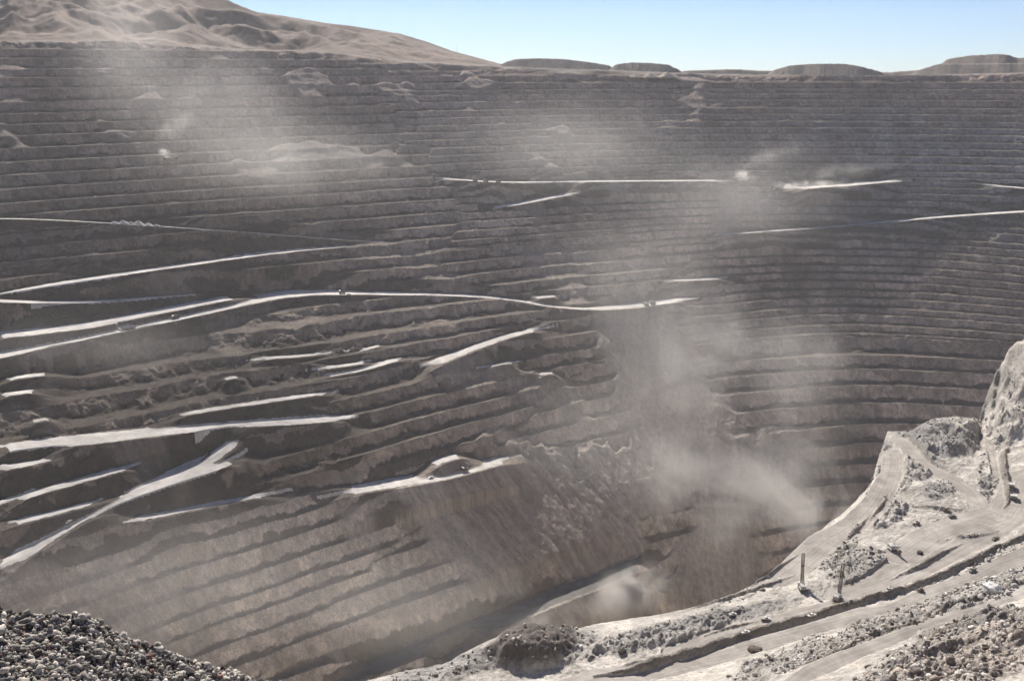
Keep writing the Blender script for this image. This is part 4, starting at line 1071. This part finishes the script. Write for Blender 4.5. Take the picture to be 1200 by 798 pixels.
for px, py, to, far, pt, lab in PK: place(get(make_pickup, pt), px, py, to, far, lab, G2, size=1.55 if not far else 1.9)
place(get(make_rope_shovel, 'dusty_steel'), 655, 220, (643, 216), True, 'dark shovel with raised boom below the high far road', G3, size=1.35)
place(get(make_rope_shovel, 'dusty_steel'), 199, 189, (215, 188), True, 'shovel beside a small white dust puff high on the left wall', G3, size=1.3)
place(get(make_rope_shovel, 'dusty_steel'), 758, 358, (775, 357), True, 'shovel on the sunlit ledge in the middle of the far wall', G3, size=1.0)
place(get(make_rope_shovel, W_), 1046, 645, (1058, 655), False, 'white and dark shovel digging on the pale shelf behind the grey mound', G3, size=.72)
d1 = make_drill(); place(d1, 940, 690.5, (936, 684), False, 'tall drill rig nearer the pit, left one of two with raised masts', G4, size=.92)
d2 = copy_tree(d1); place(d2, 981, 702.5, (985, 697), False, 'tall drill rig beside the grey mound, right one of two with raised masts', G4, size=.92)
place(make_loader(Y_), 1074, 614, (1062, 618), False, 'wheel loader by the steep bank on the pale shelf', size=.75)
place(make_dozer(Y_), 1109, 599.5, (1120, 603), False, 'dark bulldozer below the thin bank across the shelf', size=1.0)
place(get(make_dozer, 'rusty_steel'), 1079, 692.5, (1060, 698), False, 'rust coloured bulldozer at the foot of the long earth bank', size=.85)
# thin mast on a bench of the shaded wall
t_ = thing('lattice_mast', 'mast')
lattice(MB(), (0, 0, 0), (0, 0, 40), 1.6, 16, .16).build('tower', 'grey_paint', t_); MB().hexa((-1.6,-1.6,-.5),(1.6,1.6,.6)).build('footing', 'dusty_steel', t_); MB().hexa((-1.2,-1.2,40),(1.2,1.2,40.5)).bar((0,0,40),(0,0,43),.08).build('lamp_platform', 'grey_paint', t_)
place(t_, 1103, 490, None, True, 'thin pale mast on the shaded bench behind the white knoll')
# poles on the skyline
def make_pole(h_, arms):
    t_ = thing('utility_pole', 'pole'); MB().bar((0,0,-1),(0,0,h_),.5,8,.32).build('pole', 'mast_steel', t_)
    for k in range(arms): MB().hexa((-.2,-3.0,h_-2.2-k*3.0),(.2,3.0,h_-1.8-k*3.0)).build('crossarm', 'mast_steel', t_)
    return t_
p1 = make_pole(30, 2)
def on_ridge(o, px, lab):
    a, _ = ray(px, 50); i = int(np.argmin(abs(AZ - float(a)))); e = ZF[i] / RF[i]; k = int(np.argmax(e)); o.location = (RF[i][k] * math.sin(a), RF[i][k] * math.cos(a), float(ZF[i][k]) - .3); o['label'] = lab; o['group'] = 'poles on the skyline'
on_ridge(p1, 535, 'tallest pole on the skyline where the brown hill meets the plain')
p2 = copy_tree(p1); on_ridge(p2, 477, 'pole on the shoulder of the brown hill, leftmost on the skyline'); p2.scale = (.7,.7,.62)
p3 = copy_tree(p1); on_ridge(p3, 566, 'short pole between the brown hill and the first flat dump'); p3.scale = (.6,.6,.5)
# stockpile cones at the rim and dumped heaps beside the upper left road
def cone_mesh(name, r, h_, mat, seed):
    k = 28; V = [(0, 0, h_)]; Fc = []
    for q in range(1, 9):
        for i in range(k):
            a = 2*math.pi*i/k; rad = r*q/8*(1 + .16*float(gnoise(np.array([math.cos(a)*1.5+seed]), np.array([math.sin(a)*1.5]), 200)[0])); V.append((rad*math.cos(a)*1.15, rad*math.sin(a), h_*(1-q/8) + .06*h_*float(gnoise(np.array([a*2+seed]), np.array([q*.9]), 201)[0]) - (1.2 if q == 8 else 0)))
    for i in range(k): Fc.append((0, 1+i, 1+(i+1) % k))
    for q in range(7):
        for i in range(k): Fc.append((1+q*k+i, 1+(q+1)*k+i, 1+(q+1)*k+(i+1) % k, 1+q*k+(i+1) % k))
    me = bpy.data.meshes.new(name); me.from_pydata(V, [], Fc); me.materials.append(mat); o = bpy.data.objects.new(name, me); col.objects.link(o); return o
M_TAN = hill_material('tan_stockpile', (.42, .35, .26), (.36, .30, .23)); M_PALE = hill_material('pale_heap', (.50, .47, .43), (.40, .37, .34))
for (px, py, r_, h_, lab) in [(744,91,22,11,'smallest and leftmost tan stockpile cone on the far rim'),(762,91,26,14,'middle tan stockpile cone on the far rim'),(782,91,32,19,'largest and rightmost tan stockpile cone on the far rim')]:
    o = cone_mesh('stockpile', r_, h_, M_TAN, px); o['category'] = 'stockpile'; place(o, px, py, None, True, lab, 'stockpiles on the far rim')
for k, (px, py, r_, h_) in enumerate([(134,262,9,6),(144,262,11,8),(153,262.5,9,6),(162,263,12,9),(173,264,9,6),(183,265,8,5)]):
    o = cone_mesh('rock_heap', r_, h_, M_PALE, px); o['category'] = 'heap'
    place(o, px, py, None, True, ['first','second','third','fourth','fifth','sixth'][k] + ' pale dumped heap from the left beside the upper left road', 'pale heaps beside the upper left road')
# single blocks on the near slope
def block(px, py, size, squash, tone, name, lab, seed):
    import bmesh
    bm = bmesh.new(); bmesh.ops.create_icosphere(bm, subdivisions=3, radius=1.0)
    for v in bm.verts:
        c = v.co; n_ = c.normalized()
        f_ = 1 + .34 * float(gnoise(np.array([n_.x*1.6+seed]), np.array([n_.y*1.6+n_.z*1.3]), 210)[0]) + .16 * float(gnoise(np.array([n_.x*4+seed]), np.array([n_.z*4+n_.y]), 211)[0])
        f_ = min(f_, .95 / max(abs(n_.x), abs(n_.y)*.9, abs(n_.z)*1.05, .5)); v.co = n_ * f_
    me = bpy.data.meshes.new(name); bm.to_mesh(me); bm.free()
    at = me.attributes.new('tint', 'FLOAT_COLOR', 'POINT'); at.data.foreach_set('color', np.tile(np.array([*tone, 1], np.float32), len(me.vertices)))
    me.materials.append(M_BIGSTONE); o = bpy.data.objects.new(name, me); col.objects.link(o)
    x, y, z, r = ground_at(px, py); o.location = (x, y, z + size*squash*.35); o.scale = (size*1.3, size, size*squash); o.rotation_euler = (0, .1, seed); o['label'] = lab; o['category'] = 'boulder'; return o
block(729, 764, 3.1, .8, (.075,.065,.058), 'boulder', 'dark boulder alone on the pale ground left of the haul road', 1.3)
block(884, 762, 4.4, .55, (.12,.10,.085), 'boulder', 'long dark rock outcrop between the two near roads', 2.6)
block(1078, 648, 2.6, .7, (.10,.085,.07), 'boulder', 'dark block on the flat shelf behind the long earth bank', 4.1)
block(1163, 692, 5.0, .8, (.62,.60,.57), 'boulder', 'large white slab between the two near roads at right', 5.2)
block(1157, 760, 2.0, .8, (.085,.07,.06), 'boulder', 'largest dark boulder on the brown rubble at lower right', 6.3)
block(612, 586, 0.1, .8, (.3,.27,.23), 'boulder', '', 7.7) if False else None
